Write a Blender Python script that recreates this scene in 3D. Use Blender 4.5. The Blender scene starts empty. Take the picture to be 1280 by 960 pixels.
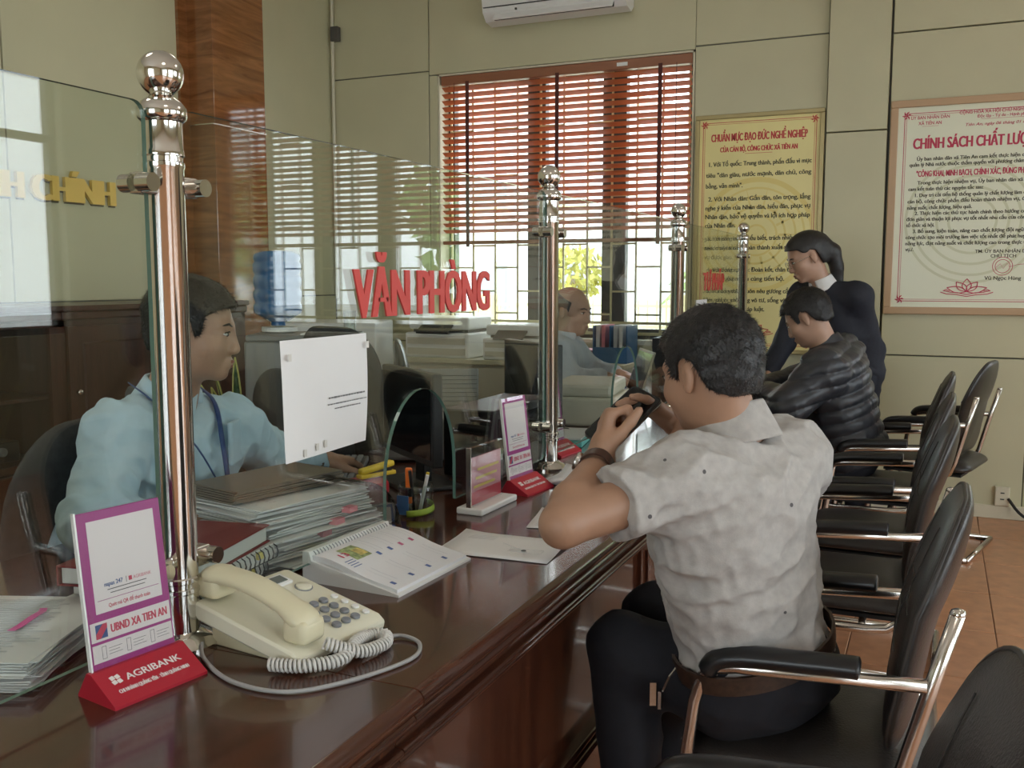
import bpy, bmesh, math, random
import numpy as np
from mathutils import Vector, Matrix, Euler

random.seed(7)
RNG = np.random.RandomState(11)
SC = bpy.context.scene
COL = SC.collection
PI = math.pi

# ------------------------------------------------------------------ camera, world, light, exposure
CAM_H = 1.33
cam_data = bpy.data.cameras.new('camera')
cam_data.sensor_width = 36.0
cam_data.lens = 33.75
cam_data.clip_start = 0.05
cam_data.clip_end = 300
cam = bpy.data.objects.new('camera', cam_data)
COL.objects.link(cam)
cam.location = (0, 0, CAM_H)
cam.rotation_euler = (math.radians(90 - 6.183), 0, math.radians(23.905))
SC.camera = cam

world = bpy.data.worlds.new('overcast_sky')
SC.world = world
world.use_nodes = True
_wn = world.node_tree
_wn.nodes.clear()
_out = _wn.nodes.new('ShaderNodeOutputWorld')
_bg = _wn.nodes.new('ShaderNodeBackground')
_bg.inputs[0].default_value = (0.90, 0.95, 1.0, 1)
_bg.inputs[1].default_value = 6.8
_wn.links.new(_bg.outputs[0], _out.inputs[0])

SC.view_settings.view_transform = 'Standard'
SC.view_settings.look = 'None'
SC.view_settings.gamma = 1.0
SC.view_settings.use_curve_mapping = False
SC.view_settings.exposure = 0.0
SC.cycles.max_bounces = 8
SC.cycles.transparent_max_bounces = 24
SC.cycles.sample_clamp_indirect = 6.0


def portal(name, loc, rot, sx, sy):
    """light portal filling a window opening: guides the sky light, emits nothing itself"""
    l = bpy.data.lights.new(name, 'AREA')
    l.shape = 'RECTANGLE'
    l.size, l.size_y = sx, sy
    l.cycles.is_portal = True
    o = bpy.data.objects.new(name, l)
    COL.objects.link(o)
    o.location = loc
    o.rotation_euler = rot
    return o


# window openings (x0, x1, z0, z1) in the back wall and (y0, y1, z0, z1) in the right and rear walls
YB = 5.95          # back wall
XL = -4.05         # left wall
XR = 3.6           # right wall
YF = -3.4          # wall behind the camera
ZT = 3.55          # ceiling
WIN_BACK = [(-3.19, -1.42, 0.95, 2.72), (0.95, 2.75, 0.95, 2.72)]
WIN_RIGHT = [(-2.2, -0.2, 0.1, 2.8), (0.6, 2.6, 0.1, 2.8), (3.2, 5.0, 0.95, 2.8)]
WIN_REAR = [(-2.2, 0.0, 0.05, 2.7)]
for i, (a, b, c, d) in enumerate(WIN_BACK):
    portal('sky_portal', ((a + b) / 2, YB + 0.28, (c + d) / 2), (math.radians(-90), 0, 0), b - a, d - c)
for i, (a, b, c, d) in enumerate(WIN_RIGHT):
    portal('sky_portal', (XR + 0.25, (a + b) / 2, (c + d) / 2), (math.radians(90), 0, math.radians(90)), b - a, d - c)
for i, (a, b, c, d) in enumerate(WIN_REAR):
    portal('sky_portal', ((a + b) / 2, YF - 0.25, (c + d) / 2), (math.radians(90), 0, 0), b - a, d - c)

# ------------------------------------------------------------------ helpers: materials
MATS = {}


def new_mat(name):
    m = bpy.data.materials.new(name)
    m.use_nodes = True
    MATS[name] = m
    return m


def bsdf(m):
    return m.node_tree.nodes['Principled BSDF']


def plain(name, col, rough=0.5, metal=0.0, noise=0.0, scale=20.0, bump=0.0, bscale=None, spec=None, trans=0.0, coat=0.0, detail=4):
    """principled colour with optional noise mottling and bump"""
    m = new_mat(name)
    nt = m.node_tree
    b = bsdf(m)
    c = (*col, 1)
    b.inputs['Base Color'].default_value = c
    b.inputs['Roughness'].default_value = rough
    b.inputs['Metallic'].default_value = metal
    if spec is not None:
        b.inputs['Specular IOR Level'].default_value = spec
    if coat:
        b.inputs['Coat Weight'].default_value = coat
        b.inputs['Coat Roughness'].default_value = 0.08
    if noise or bump:
        tc = nt.nodes.new('ShaderNodeTexCoord')
        n = nt.nodes.new('ShaderNodeTexNoise')
        n.inputs['Scale'].default_value = scale
        n.inputs['Detail'].default_value = detail
        nt.links.new(tc.outputs['Object'], n.inputs['Vector'])
        if noise:
            r = nt.nodes.new('ShaderNodeValToRGB')
            r.color_ramp.elements[0].position = 0.3
            r.color_ramp.elements[1].position = 0.7
            r.color_ramp.elements[0].color = (*[max(0, v * (1 - noise)) for v in col], 1)
            r.color_ramp.elements[1].color = (*[min(1, v * (1 + noise)) for v in col], 1)
            nt.links.new(n.outputs['Fac'], r.inputs[0])
            nt.links.new(r.outputs[0], b.inputs['Base Color'])
        if bump:
            n2 = n
            if bscale:
                n2 = nt.nodes.new('ShaderNodeTexNoise')
                n2.inputs['Scale'].default_value = bscale
                n2.inputs['Detail'].default_value = 3
                nt.links.new(tc.outputs['Object'], n2.inputs['Vector'])
            bp = nt.nodes.new('ShaderNodeBump')
            bp.inputs['Strength'].default_value = bump
            bp.inputs['Distance'].default_value = 0.004
            nt.links.new(n2.outputs['Fac'], bp.inputs['Height'])
            nt.links.new(bp.outputs[0], b.inputs['Normal'])
    if trans:
        tr = nt.nodes.new('ShaderNodeBsdfTranslucent')
        tr.inputs[0].default_value = c
        mx = nt.nodes.new('ShaderNodeMixShader')
        mx.inputs[0].default_value = trans
        out = nt.nodes['Material Output']
        nt.links.new(b.outputs[0], mx.inputs[1])
        nt.links.new(tr.outputs[0], mx.inputs[2])
        nt.links.new(mx.outputs[0], out.inputs[0])
    return m


def wood(name, c1, c2, rough=0.25, scale=(1, 1, 1), wscale=6.0, dist=6.0, coat=0.0, bump=0.0):
    """wood grain: stretched noise driving a dark-to-light ramp"""
    m = new_mat(name)
    nt = m.node_tree
    b = bsdf(m)
    tc = nt.nodes.new('ShaderNodeTexCoord')
    mp = nt.nodes.new('ShaderNodeMapping')
    mp.inputs['Scale'].default_value = scale
    nt.links.new(tc.outputs['Object'], mp.inputs['Vector'])
    n = nt.nodes.new('ShaderNodeTexNoise')
    n.inputs['Scale'].default_value = wscale
    n.inputs['Detail'].default_value = 8
    n.inputs['Roughness'].default_value = 0.62
    n.inputs['Distortion'].default_value = dist * 0.1
    nt.links.new(mp.outputs[0], n.inputs['Vector'])
    r = nt.nodes.new('ShaderNodeValToRGB')
    r.color_ramp.elements[0].position = 0.3
    r.color_ramp.elements[1].position = 0.72
    r.color_ramp.elements[0].color = (*c1, 1)
    r.color_ramp.elements[1].color = (*c2, 1)
    nt.links.new(n.outputs['Fac'], r.inputs[0])
    nt.links.new(r.outputs[0], b.inputs['Base Color'])
    b.inputs['Roughness'].default_value = rough
    if coat:
        b.inputs['Coat Weight'].default_value = coat
        b.inputs['Coat Roughness'].default_value = 0.05
    if bump:
        bp = nt.nodes.new('ShaderNodeBump')
        bp.inputs['Strength'].default_value = bump
        bp.inputs['Distance'].default_value = 0.003
        nt.links.new(n.outputs['Fac'], bp.inputs['Height'])
        nt.links.new(bp.outputs[0], b.inputs['Normal'])
    return m


def glassy(name, tint, ior=1.45, boost=1.0, rough=0.0):
    """clear sheet: see-through with mirror reflections that grow towards grazing angles"""
    m = new_mat(name)
    nt = m.node_tree
    nt.nodes.remove(bsdf(m))
    out = nt.nodes['Material Output']
    t = nt.nodes.new('ShaderNodeBsdfTransparent')
    t.inputs[0].default_value = (*tint, 1)
    g = nt.nodes.new('ShaderNodeBsdfGlossy')
    g.inputs['Roughness'].default_value = rough
    f = nt.nodes.new('ShaderNodeLayerWeight')
    f.inputs[0].default_value = 0.5
    pw = nt.nodes.new('ShaderNodeMath')
    pw.operation = 'POWER'
    pw.inputs[1].default_value = 5.0
    nt.links.new(f.outputs['Facing'], pw.inputs[0])
    mu = nt.nodes.new('ShaderNodeMath')
    mu.operation = 'MULTIPLY_ADD'
    f0 = ((ior - 1) / (ior + 1)) ** 2 * boost
    mu.inputs[1].default_value = 1 - f0
    mu.inputs[2].default_value = f0
    mu.use_clamp = True
    mx = nt.nodes.new('ShaderNodeMixShader')
    nt.links.new(pw.outputs[0], mu.inputs[0])
    nt.links.new(mu.outputs[0], mx.inputs[0])
    nt.links.new(t.outputs[0], mx.inputs[1])
    nt.links.new(g.outputs[0], mx.inputs[2])
    nt.links.new(mx.outputs[0], out.inputs[0])
    return m


def emit(name, col, strength):
    m = new_mat(name)
    b = bsdf(m)
    b.inputs['Base Color'].default_value = (*col, 1)
    b.inputs['Emission Color'].default_value = (*col, 1)
    b.inputs['Emission Strength'].default_value = strength
    return m


# ------------------------------------------------------------------ helpers: objects
def link(name, me, mat=None, parent=None, smooth=False, loc=None):
    o = bpy.data.objects.new(name, me)
    COL.objects.link(o)
    if mat is not None:
        me.materials.clear()
        me.materials.append(MATS[mat] if isinstance(mat, str) else mat)
    if parent is not None:
        o.parent = parent
    if loc is not None:
        o.location = loc
    if smooth:
        me.shade_smooth()
    return o


def tag(o, label=None, cat=None, group=None, kind=None):
    if label:
        o['label'] = label
    if cat:
        o['category'] = cat
    if group:
        o['group'] = group
    if kind:
        o['kind'] = kind
    return o


def empty(name, loc=(0, 0, 0), rz=0.0, label=None, cat=None, group=None, kind=None):
    o = bpy.data.objects.new(name, None)
    o.empty_display_size = 0.05
    COL.objects.link(o)
    o.location = loc
    o.rotation_euler = (0, 0, rz)
    return tag(o, label, cat, group, kind)


def copy_tree(o, parent=None):
    c = o.copy()
    COL.objects.link(c)
    c.parent = parent
    for ch in list(o.children):
        copy_tree(ch, c)
    return c


class MB:
    """mesh builder: boxes, tubes, lathes, prisms gathered into ONE mesh"""

    def __init__(self):
        self.v, self.f = [], []

    def add(self, verts, faces, M=None):
        o = len(self.v)
        if M is not None:
            verts = [M @ Vector(p) for p in verts]
        self.v.extend([tuple(p) for p in verts])
        self.f.extend([tuple(i + o for i in f) for f in faces])
        return self

    def box(self, c, s, rz=0.0, M=None, bevel=0.0, seg=2):
        x, y, z = s[0] / 2, s[1] / 2, s[2] / 2
        T = Matrix.Translation(c) @ Matrix.Rotation(rz, 4, 'Z')
        if M is not None:
            T = M @ T
        if bevel > 0:
            bm = bmesh.new()
            bmesh.ops.create_cube(bm, size=1.0)
            bmesh.ops.scale(bm, vec=Vector(s), verts=bm.verts)
            bmesh.ops.bevel(bm, geom=bm.edges[:], offset=min(bevel, 0.49 * min(s)), segments=seg, profile=0.5, affect='EDGES')
            bm.verts.index_update()
            vs = [v.co.copy() for v in bm.verts]
            fs = [[v.index for v in f.verts] for f in bm.faces]
            bm.free()
            return self.add(vs, fs, T)
        vs = [(-x, -y, -z), (x, -y, -z), (x, y, -z), (-x, y, -z), (-x, -y, z), (x, -y, z), (x, y, z), (-x, y, z)]
        fs = [(0, 3, 2, 1), (4, 5, 6, 7), (0, 1, 5, 4), (1, 2, 6, 5), (2, 3, 7, 6), (3, 0, 4, 7)]
        return self.add(vs, fs, T)

    def span(self, a, b, bevel=0.0, seg=2):
        """box from corner a to corner b"""
        c = [(a[i] + b[i]) / 2 for i in range(3)]
        s = [abs(b[i] - a[i]) for i in range(3)]
        return self.box(c, s, bevel=bevel, seg=seg)

    def lathe(self, prof, n=24, M=None, close=True):
        """prof: list of (r, z) from bottom to top"""
        vs, fs = [], []
        for r, z in prof:
            for k in range(n):
                a = 2 * PI * k / n
                vs.append((r * math.cos(a), r * math.sin(a), z))
        for i in range(len(prof) - 1):
            for k in range(n):
                k2 = (k + 1) % n
                fs.append((i * n + k, i * n + k2, (i + 1) * n + k2, (i + 1) * n + k))
        if close:
            fs.append(tuple(range(n - 1, -1, -1)))
            fs.append(tuple((len(prof) - 1) * n + k for k in range(n)))
        return self.add(vs, fs, M)

    def cyl(self, a, b, r, r2=None, n=16):
        a, b = Vector(a), Vector(b)
        d = b - a
        M = Matrix.Translation(a) @ d.to_track_quat('Z', 'Y').to_matrix().to_4x4()
        return self.lathe([(r, 0), (r if r2 is None else r2, d.length)], n, M)

    def tube(self, pts, r, n=10, closed=False, flat=None):
        """round (or flattened) tube along a polyline"""
        P = [Vector(p) for p in pts]
        m = len(P)
        rs = r if isinstance(r, (list, tuple)) else [r] * m
        T = []
        for i in range(m):
            if closed:
                t = P[(i + 1) % m] - P[i - 1]
            else:
                t = P[min(i + 1, m - 1)] - P[max(i - 1, 0)]
            T.append(t.normalized() if t.length > 1e-9 else Vector((0, 0, 1)))
        u = T[0].orthogonal().normalized()
        if flat:
            u = Vector(flat[0]) - T[0] * T[0].dot(Vector(flat[0]))
            u.normalize()
        vs, fs = [], []
        for i in range(m):
            u = u - T[i] * u.dot(T[i])
            if u.length < 1e-6:
                u = T[i].orthogonal()
            u.normalize()
            w = T[i].cross(u)
            for k in range(n):
                a = 2 * PI * k / n
                e1, e2 = (1, 1) if not flat else (flat[1], flat[2])
                vs.append(P[i] + u * (math.cos(a) * rs[i] * e1) + w * (math.sin(a) * rs[i] * e2))
        L = m if closed else m - 1
        for i in range(L):
            j = (i + 1) % m
            for k in range(n):
                k2 = (k + 1) % n
                fs.append((i * n + k, i * n + k2, j * n + k2, j * n + k))
        if not closed:
            fs.append(tuple(range(n - 1, -1, -1)))
            fs.append(tuple((m - 1) * n + k for k in range(n)))
        return self.add(vs, fs)

    def prism(self, poly, h, M=None, z0=0.0):
        """extrude a 2-D polygon (counter-clockwise) along local z"""
        n = len(poly)
        vs = [(p[0], p[1], z0) for p in poly] + [(p[0], p[1], z0 + h) for p in poly]
        fs = [tuple(range(n - 1, -1, -1)), tuple(range(n, 2 * n))]
        for i in range(n):
            j = (i + 1) % n
            fs.append((i, j, n + j, n + i))
        return self.add(vs, fs, M)

    def sheet(self, rows, thick=0.0):
        """grid of points (list of rows) as a surface, optionally thickened downwards"""
        nr, nc = len(rows), len(rows[0])
        vs = [p for r in rows for p in r]
        fs = []
        for i in range(nr - 1):
            for j in range(nc - 1):
                fs.append((i * nc + j, i * nc + j + 1, (i + 1) * nc + j + 1, (i + 1) * nc + j))
        if thick:
            o = len(vs)
            vs = vs + [(p[0], p[1], p[2] - thick) for p in vs]
            fs = fs + [tuple(reversed([i + o for i in f])) for f in fs]
            ring = [j for j in range(nc)] + [i * nc + nc - 1 for i in range(1, nr)] + \
                   [(nr - 1) * nc + j for j in range(nc - 2, -1, -1)] + [i * nc for i in range(nr - 2, 0, -1)]
            for a in range(len(ring)):
                b = (a + 1) % len(ring)
                fs.append((ring[b], ring[a], ring[a] + o, ring[b] + o))
        return self.add(vs, fs)

    def mesh(self, name='mesh'):
        me = bpy.data.meshes.new(name)
        me.from_pydata(self.v, [], self.f)
        bm = bmesh.new()
        bm.from_mesh(me)
        bmesh.ops.recalc_face_normals(bm, faces=bm.faces)
        bm.to_mesh(me)
        bm.free()
        me.update()
        return me

    def build(self, name, mat, parent=None, smooth=False, loc=None, angle=None):
        me = self.mesh(name)
        o = link(name, me, mat, parent, smooth, loc)
        if angle is not None:
            me.shade_smooth()
            me.set_sharp_from_angle(angle=math.radians(angle))
        return o


def arc(c, r, a0, a1, n, plane='xz', off=0.0):
    out = []
    for i in range(n + 1):
        a = math.radians(a0 + (a1 - a0) * i / n)
        u, w = c[0] + r * math.cos(a), c[1] + r * math.sin(a)
        out.append((u, off, w) if plane == 'xz' else ((off, u, w) if plane == 'yz' else (u, w, off)))
    return out


def round_poly(w, h, r, n=5):
    """rounded rectangle centred on the origin"""
    pts = []
    for cx, cy, a0 in ((w / 2 - r, h / 2 - r, 0), (-w / 2 + r, h / 2 - r, 90), (-w / 2 + r, -h / 2 + r, 180), (w / 2 - r, -h / 2 + r, 270)):
        for i in range(n + 1):
            a = math.radians(a0 + 90 * i / n)
            pts.append((cx + r * math.cos(a), cy + r * math.sin(a)))
    return pts


def smooth_path(pts, sub=6):
    """Catmull-Rom through the points"""
    P = [Vector(p) for p in pts]
    out = []
    for i in range(len(P) - 1):
        p0, p1, p2, p3 = P[max(i - 1, 0)], P[i], P[i + 1], P[min(i + 2, len(P) - 1)]
        for k in range(sub):
            t = k / sub
            out.append(0.5 * ((2 * p1) + (-p0 + p2) * t + (2 * p0 - 5 * p1 + 4 * p2 - p3) * t * t + (-p0 + 3 * p1 - 3 * p2 + p3) * t ** 3))
    out.append(P[-1])
    return out


_TXT = {}


def text_mesh(s, size=0.1, bold=0.0, sx=1.0, depth=0.0, align='CENTER', shear=0.0, spacing=1.0):
    """lettering as a mesh in the local x-y plane, facing +z"""
    key = (s, size, bold, sx, depth, align, shear, spacing)
    if key in _TXT:
        return _TXT[key]
    cu = bpy.data.curves.new('lettering', 'FONT')
    cu.body = s
    cu.size = size
    cu.offset = bold
    cu.extrude = depth
    cu.shear = shear
    cu.align_x = align
    cu.resolution_u = 3
    cu.space_character = spacing
    o = bpy.data.objects.new('lettering', cu)
    COL.objects.link(o)
    me = bpy.data.meshes.new_from_object(o.evaluated_get(bpy.context.evaluated_depsgraph_get()))
    bpy.data.objects.remove(o)
    bpy.data.curves.remove(cu)
    if sx != 1.0:
        for v in me.vertices:
            v.co.x *= sx
    _TXT[key] = me
    return me


def fit_text(s, width, size, bold=0.0, depth=0.0, align='LEFT', shear=0.0, spacing=1.0):
    """lettering squeezed or stretched to a given width; heavier strokes come from side-by-side repeats"""
    src = text_mesh(s, size, min(bold, size * 0.008), 1.0, depth, align, shear, spacing)
    xs = [v.co.x for v in src.vertices]
    if not xs:
        return src.copy()
    x0 = min(xs)
    k = (width - 2 * bold) / max(1e-6, max(xs) - x0)
    mb = MB()
    polys = [tuple(p.vertices) for p in src.polygons]
    for dx in ((0.0, bold, 2 * bold) if bold > 0 else (0.0,)):
        mb.add([((v.co.x - x0) * k + dx, v.co.y, v.co.z + dx * 0.01) for v in src.vertices], polys)
    me = bpy.data.meshes.new('lettering')
    me.from_pydata(mb.v, [], mb.f)
    me.update()
    return me

# ------------------------------------------------------------------ materials
plain('wall_panel', (0.56, 0.53, 0.35), 0.42, noise=0.03, scale=3)
plain('wall_gap', (0.16, 0.155, 0.13), 0.8)
plain('wall_paint', (0.56, 0.53, 0.38), 0.6)
plain('ceiling_paint', (0.78, 0.77, 0.72), 0.8)
plain('tile', (0.50, 0.235, 0.12), 0.28, noise=0.16, scale=14, bump=0.03, bscale=60)
plain('grout', (0.27, 0.16, 0.10), 0.8)
wood('mahogany', (0.036, 0.012, 0.008), (0.100, 0.034, 0.018), 0.16, (9, 0.9, 9), 3.2, 6, coat=0.35)
wood('mahogany_front', (0.040, 0.013, 0.008), (0.115, 0.038, 0.018), 0.2, (9, 9, 0.9), 3.0, 8, coat=0.3)
wood('cabinet_wood', (0.030, 0.012, 0.008), (0.082, 0.030, 0.018), 0.3, (8, 8, 0.8), 3.0, 5, coat=0.15)
wood('pillar_wood', (0.13, 0.042, 0.012), (0.36, 0.15, 0.05), 0.07, (0.9, 0.9, 7.0), 2.2, 14, coat=0.6)
plain('chrome', (0.72, 0.70, 0.66), 0.10, 1.0)
plain('chrome_soft', (0.66, 0.62, 0.57), 0.2, 1.0)
glassy('partition_glass', (0.93, 0.96, 0.94), 1.5, 1.5)
plain('glass_edge', (0.10, 0.20, 0.17), 0.1, spec=0.8)
glassy('window_glass', (0.95, 0.97, 0.97), 1.45, 1.0)
plain('blind_wood', (0.60, 0.20, 0.075), 0.4, noise=0.12, scale=8, trans=0.38)
plain('blind_tape', (0.10, 0.028, 0.02), 0.8)
plain('blind_rail', (0.30, 0.12, 0.06), 0.4)
plain('window_frame_grey', (0.09, 0.085, 0.075), 0.5)
plain('grille_yellow', (0.70, 0.63, 0.36), 0.45)
plain('white_plastic', (0.80, 0.80, 0.78), 0.35)
plain('dark_gap', (0.02, 0.02, 0.02), 0.6)
plain('trim_cream', (0.66, 0.61, 0.46), 0.5)


# ------------------------------------------------------------------ the room
def struct(name, mb, mat, parent=None, **k):
    o = mb.build(name, mat, parent, **k)
    if parent is None:
        o['kind'] = 'structure'
    return o


def tagged_struct(o, label):
    o['kind'] = 'structure'
    o['label'] = label
    return o


# floor: a grout bed with 50 cm tiles; the visible ones are laid one by one
fl = struct('floor', MB().span((XL - 0.2, YF - 0.2, -0.12), (XR + 0.2, YB + 0.2, -0.004)), 'grout')
fl['label'] = 'orange-brown square tiled floor with thin dark joints'
tile_me = MB().box((0, 0, -0.005), (0.496, 0.496, 0.010), bevel=0.0015, seg=1).mesh('floor_tile')
tile_me.materials.append(MATS['tile'])
rest = MB()
for i in range(-9, 8):
    for j in range(-8, 13):
        x, y = 0.0 + 0.5 * i, 0.2 + 0.5 * j
        if not (XL < x < XR and YF < y < YB):
            continue
        if -1.1 < x < 2.6 and -0.4 < y:
            t = bpy.data.objects.new('tile', tile_me)
            COL.objects.link(t)
            t.parent = fl
            t.location = (x, y, 0)
        else:
            rest.box((x, y, -0.005), (0.496, 0.496, 0.010))
r_ = rest.build('tile_field', 'tile', fl)
r_['kind'] = 'stuff'

struct('ceiling', MB().span((XL - 0.2, YF - 0.2, ZT), (XR + 0.2, YB + 0.2, ZT + 0.15)), 'ceiling_paint')


def wall_with_holes(name, axis, pos, thick, u0, u1, z0, z1, holes, mat):
    """wall slab in the plane axis=pos (thick goes outwards) with rectangular openings"""
    us = sorted(set([u0, u1] + [h[0] for h in holes] + [h[1] for h in holes]))
    zs = sorted(set([z0, z1] + [h[2] for h in holes] + [h[3] for h in holes]))
    mb = MB()
    for a, b in zip(us[:-1], us[1:]):
        for c, d in zip(zs[:-1], zs[1:]):
            mu, mz = (a + b) / 2, (c + d) / 2
            if any(h[0] < mu < h[1] and h[2] < mz < h[3] for h in holes):
                continue
            if axis == 'y':
                mb.span((a, pos, c), (b, pos + thick, d))
            else:
                mb.span((pos, a, c), (pos + thick, b, d))
    return struct(name, mb, mat)


GAP = 0.012
wb = wall_with_holes('wall_back', 'y', YB + GAP, 0.24, XL - 0.2, XR + 0.2, 0, ZT, WIN_BACK, 'wall_gap')
wb['label'] = 'cream panelled back wall with thin dark seams'
wl = wall_with_holes('wall_left', 'x', XL - GAP, -0.2, YF - 0.2, YB + 0.2, 0, ZT, [], 'wall_gap')
wr = wall_with_holes('wall_right', 'x', XR, 0.2, YF - 0.2, YB + 0.2, 0, ZT, WIN_RIGHT, 'wall_paint')
wf = wall_with_holes('wall_front', 'y', YF, -0.2, XL - 0.2, XR + 0.2, 0, ZT, WIN_REAR, 'wall_paint')


def panel_y(x0, x1, z0, z1, y=YB, proud=0.0, seam=0.004):
    mb = MB().span((x0 + seam, y - proud, z0 + seam), (x1 - seam, y + GAP + 0.002, z1 - seam), bevel=0.002, seg=1)
    return mb.build('panel', 'wall_panel', wb)


# back wall cladding, panel by panel
W1, W2 = WIN_BACK
for (x0, x1) in ((XL, -3.26),):
    panel_y(x0, x1, 0, 0.9); panel_y(x0, x1, 0.9, 2.75); panel_y(x0, x1, 2.75, ZT)
panel_y(-3.26, W1[1] + 0.005, W1[3], ZT)
panel_y(-3.26, W1[0], 0, W1[3])
panel_y(W1[0], W1[1], 0, W1[2])
panel_y(W1[1], -0.64, 0, 0.9); panel_y(W1[1], -0.64, 0.9, 2.74); panel_y(W1[1], -0.64, 2.74, ZT)
panel_y(-0.64, -0.305, 0, 2.173, proud=0.045); panel_y(-0.64, -0.305, 2.173, ZT, proud=0.045)
panel_y(-0.300, 0.47, 0, 0.9, proud=0.02); panel_y(-0.300, 0.47, 0.9, 2.70, proud=0.02); panel_y(-0.300, 0.47, 2.70, ZT, proud=0.02)
panel_y(0.47, W2[0], 0, 0.9); panel_y(0.47, W2[0], 0.9, 2.70); panel_y(0.47, W2[0], 2.70, ZT)
panel_y(W2[0], W2[1], 0, W2[2]); panel_y(W2[0], W2[1], W2[3], ZT)
panel_y(W2[1], XR, 0, 0.9); panel_y(W2[1], XR, 0.9, 2.70); panel_y(W2[1], XR, 2.70, ZT)


def panel_x(y0, y1, z0, z1, seam=0.004):
    MB().span((XL - GAP - 0.002, y0 + seam, z0 + seam), (XL, y1 - seam, z1 - seam), bevel=0.002, seg=1).build('panel', 'wall_panel', wl)


for y0, y1 in ((YF, -2), (-2, -0.5), (-0.5, 0.9), (0.9, 2.1), (2.1, 3.26), (3.26, 4.5), (4.5, YB)):
    panel_x(y0, y1, 0, 1.22); panel_x(y0, y1, 1.22, ZT)

# glossy wood-clad pillar against the left wall
pil = struct('trim_1', MB().span((XL, 4.47, 0), (-3.85, 4.93, ZT), bevel=0.002, seg=1), 'pillar_wood')
pil['label'] = 'glossy brown wood-grain pillar on the left wall'
MB().span((XL, 4.455, 2.22), (-3.845, 4.935, 2.226)).build('joint', 'chrome_soft', pil)
MB().span((XL, 4.40, 0), (XL + 0.02, 4.47, ZT)).build('edge_strip', 'pillar_wood', pil)
struct('baseboard_back', MB().span((-1.42, YB - 0.035, 0), (XR, YB, 0.075), bevel=0.004), 'trim_cream')

# conduit and junction box in the corner
cd = empty('cable_conduit', (XL + 0.03, YB - 0.03, 1.2), 0, 'thin grey cable conduit running up the wall corner with a small socket box', 'conduit')
MB().cyl((0, 0, 0), (0, 0, 2.3), 0.012, n=10).build('pipe', 'trim_cream', cd, smooth=False, angle=40)
MB().box((0.03, -0.005, 1.86), (0.06, 0.045, 0.10), bevel=0.004).build('socket_box', 'window_frame_grey', cd)

# wall socket low on the back wall
ws = empty('wall_socket', (0.37, YB - 0.02, 0.075), 0, 'cream wall socket low on the back wall near the chairs', 'socket')
MB().box((0, -0.012, 0.055), (0.075, 0.024, 0.11), bevel=0.005).build('plate', 'trim_cream', ws)
for dz in (0.04, 0.075):
    MB().box((0, -0.0255, dz), (0.02, 0.004, 0.006)).build('slot', 'dark_gap', ws)
cb = MB().tube(smooth_path([(0.40, YB - 0.045, 0.12), (0.5, YB - 0.12, 0.03), (0.75, YB - 0.14, 0.012), (1.3, YB - 0.1, 0.012), (1.9, YB - 0.12, 0.012)]), 0.008, 8)
tag(cb.build('power_cable', 'dark_gap', smooth=True), 'black power cable trailing along the floor from the wall socket', 'cable')


# ------------------------------------------------------------------ windows, grilles and blinds
def make_window(n, x0, x1, z0, z1, mull):
    root = empty('window_%d' % n, ((x0 + x1) / 2, YB, z0), 0)
    root['kind'] = 'structure'
    w = x1 - x0
    h = z1 - z0
    f = MB()
    for a, b, c, d in ((-w / 2, -w / 2 + 0.06, 0, h), (w / 2 - 0.06, w / 2, 0, h), (-w / 2, w / 2, 0, 0.06), (-w / 2, w / 2, h - 0.06, h)):
        f.span((a, 0.13, c), (b, 0.19, d))
    f.build('window_frame', 'window_frame_grey', root)
    for m in mull:
        MB().span((m[0], 0.12, 0.05), (m[1], 0.19, h - 0.05), bevel=0.004).build('mullion', 'window_frame_grey', root)
    # reveal lining
    rv = MB()
    rv.span((-w / 2, 0, 0), (-w / 2 + 0.012, 0.2, h)); rv.span((w / 2 - 0.012, 0, 0), (w / 2, 0.2, h)); rv.span((-w / 2, 0, h - 0.012), (w / 2, 0.2, h))
    rv.build('reveal', 'trim_cream', root)
    MB().span((-w / 2 - 0.03, -0.05, -0.035), (w / 2 + 0.03, 0.24, 0.0), bevel=0.006).build('window_sill', 'trim_cream', root)
    edges = [-w / 2 + 0.06] + [e for m in mull for e in m] + [w / 2 - 0.06]
    for a, b in zip(edges[0::2], edges[1::2]):
        MB().span((a, 0.155, 0.06), (b, 0.160, h - 0.06)).build('pane', 'window_glass', root)
    # staggered security grille
    nb = 10
    xs = [-w / 2 + 0.05 + (w - 0.1) * i / nb for i in range(nb + 1)]
    gy = 0.10
    for x in xs:
        MB().box((x, gy, h / 2), (0.012, 0.012, h - 0.04)).build('grille_bar', 'grille_yellow', root)
    for i in range(nb):
        z = 0.155 + (0.15 if i % 2 else 0.0)
        while z < h - 0.05:
            MB().box(((xs[i] + xs[i + 1]) / 2, gy, z), (xs[i + 1] - xs[i], 0.012, 0.012)).build('grille_bar', 'grille_yellow', root)
            z += 0.31
    for z in (0.03, 0.10):
        MB().box((0, gy, z), (w - 0.06, 0.016, 0.018)).build('grille_bar', 'grille_yellow', root)
    return root


make_window(1, *WIN_BACK[0], mull=[(-0.27, -0.14), (0.26, 0.42)])
make_window(2, *WIN_BACK[1], mull=[(-0.27, -0.14), (0.26, 0.42)])


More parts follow.
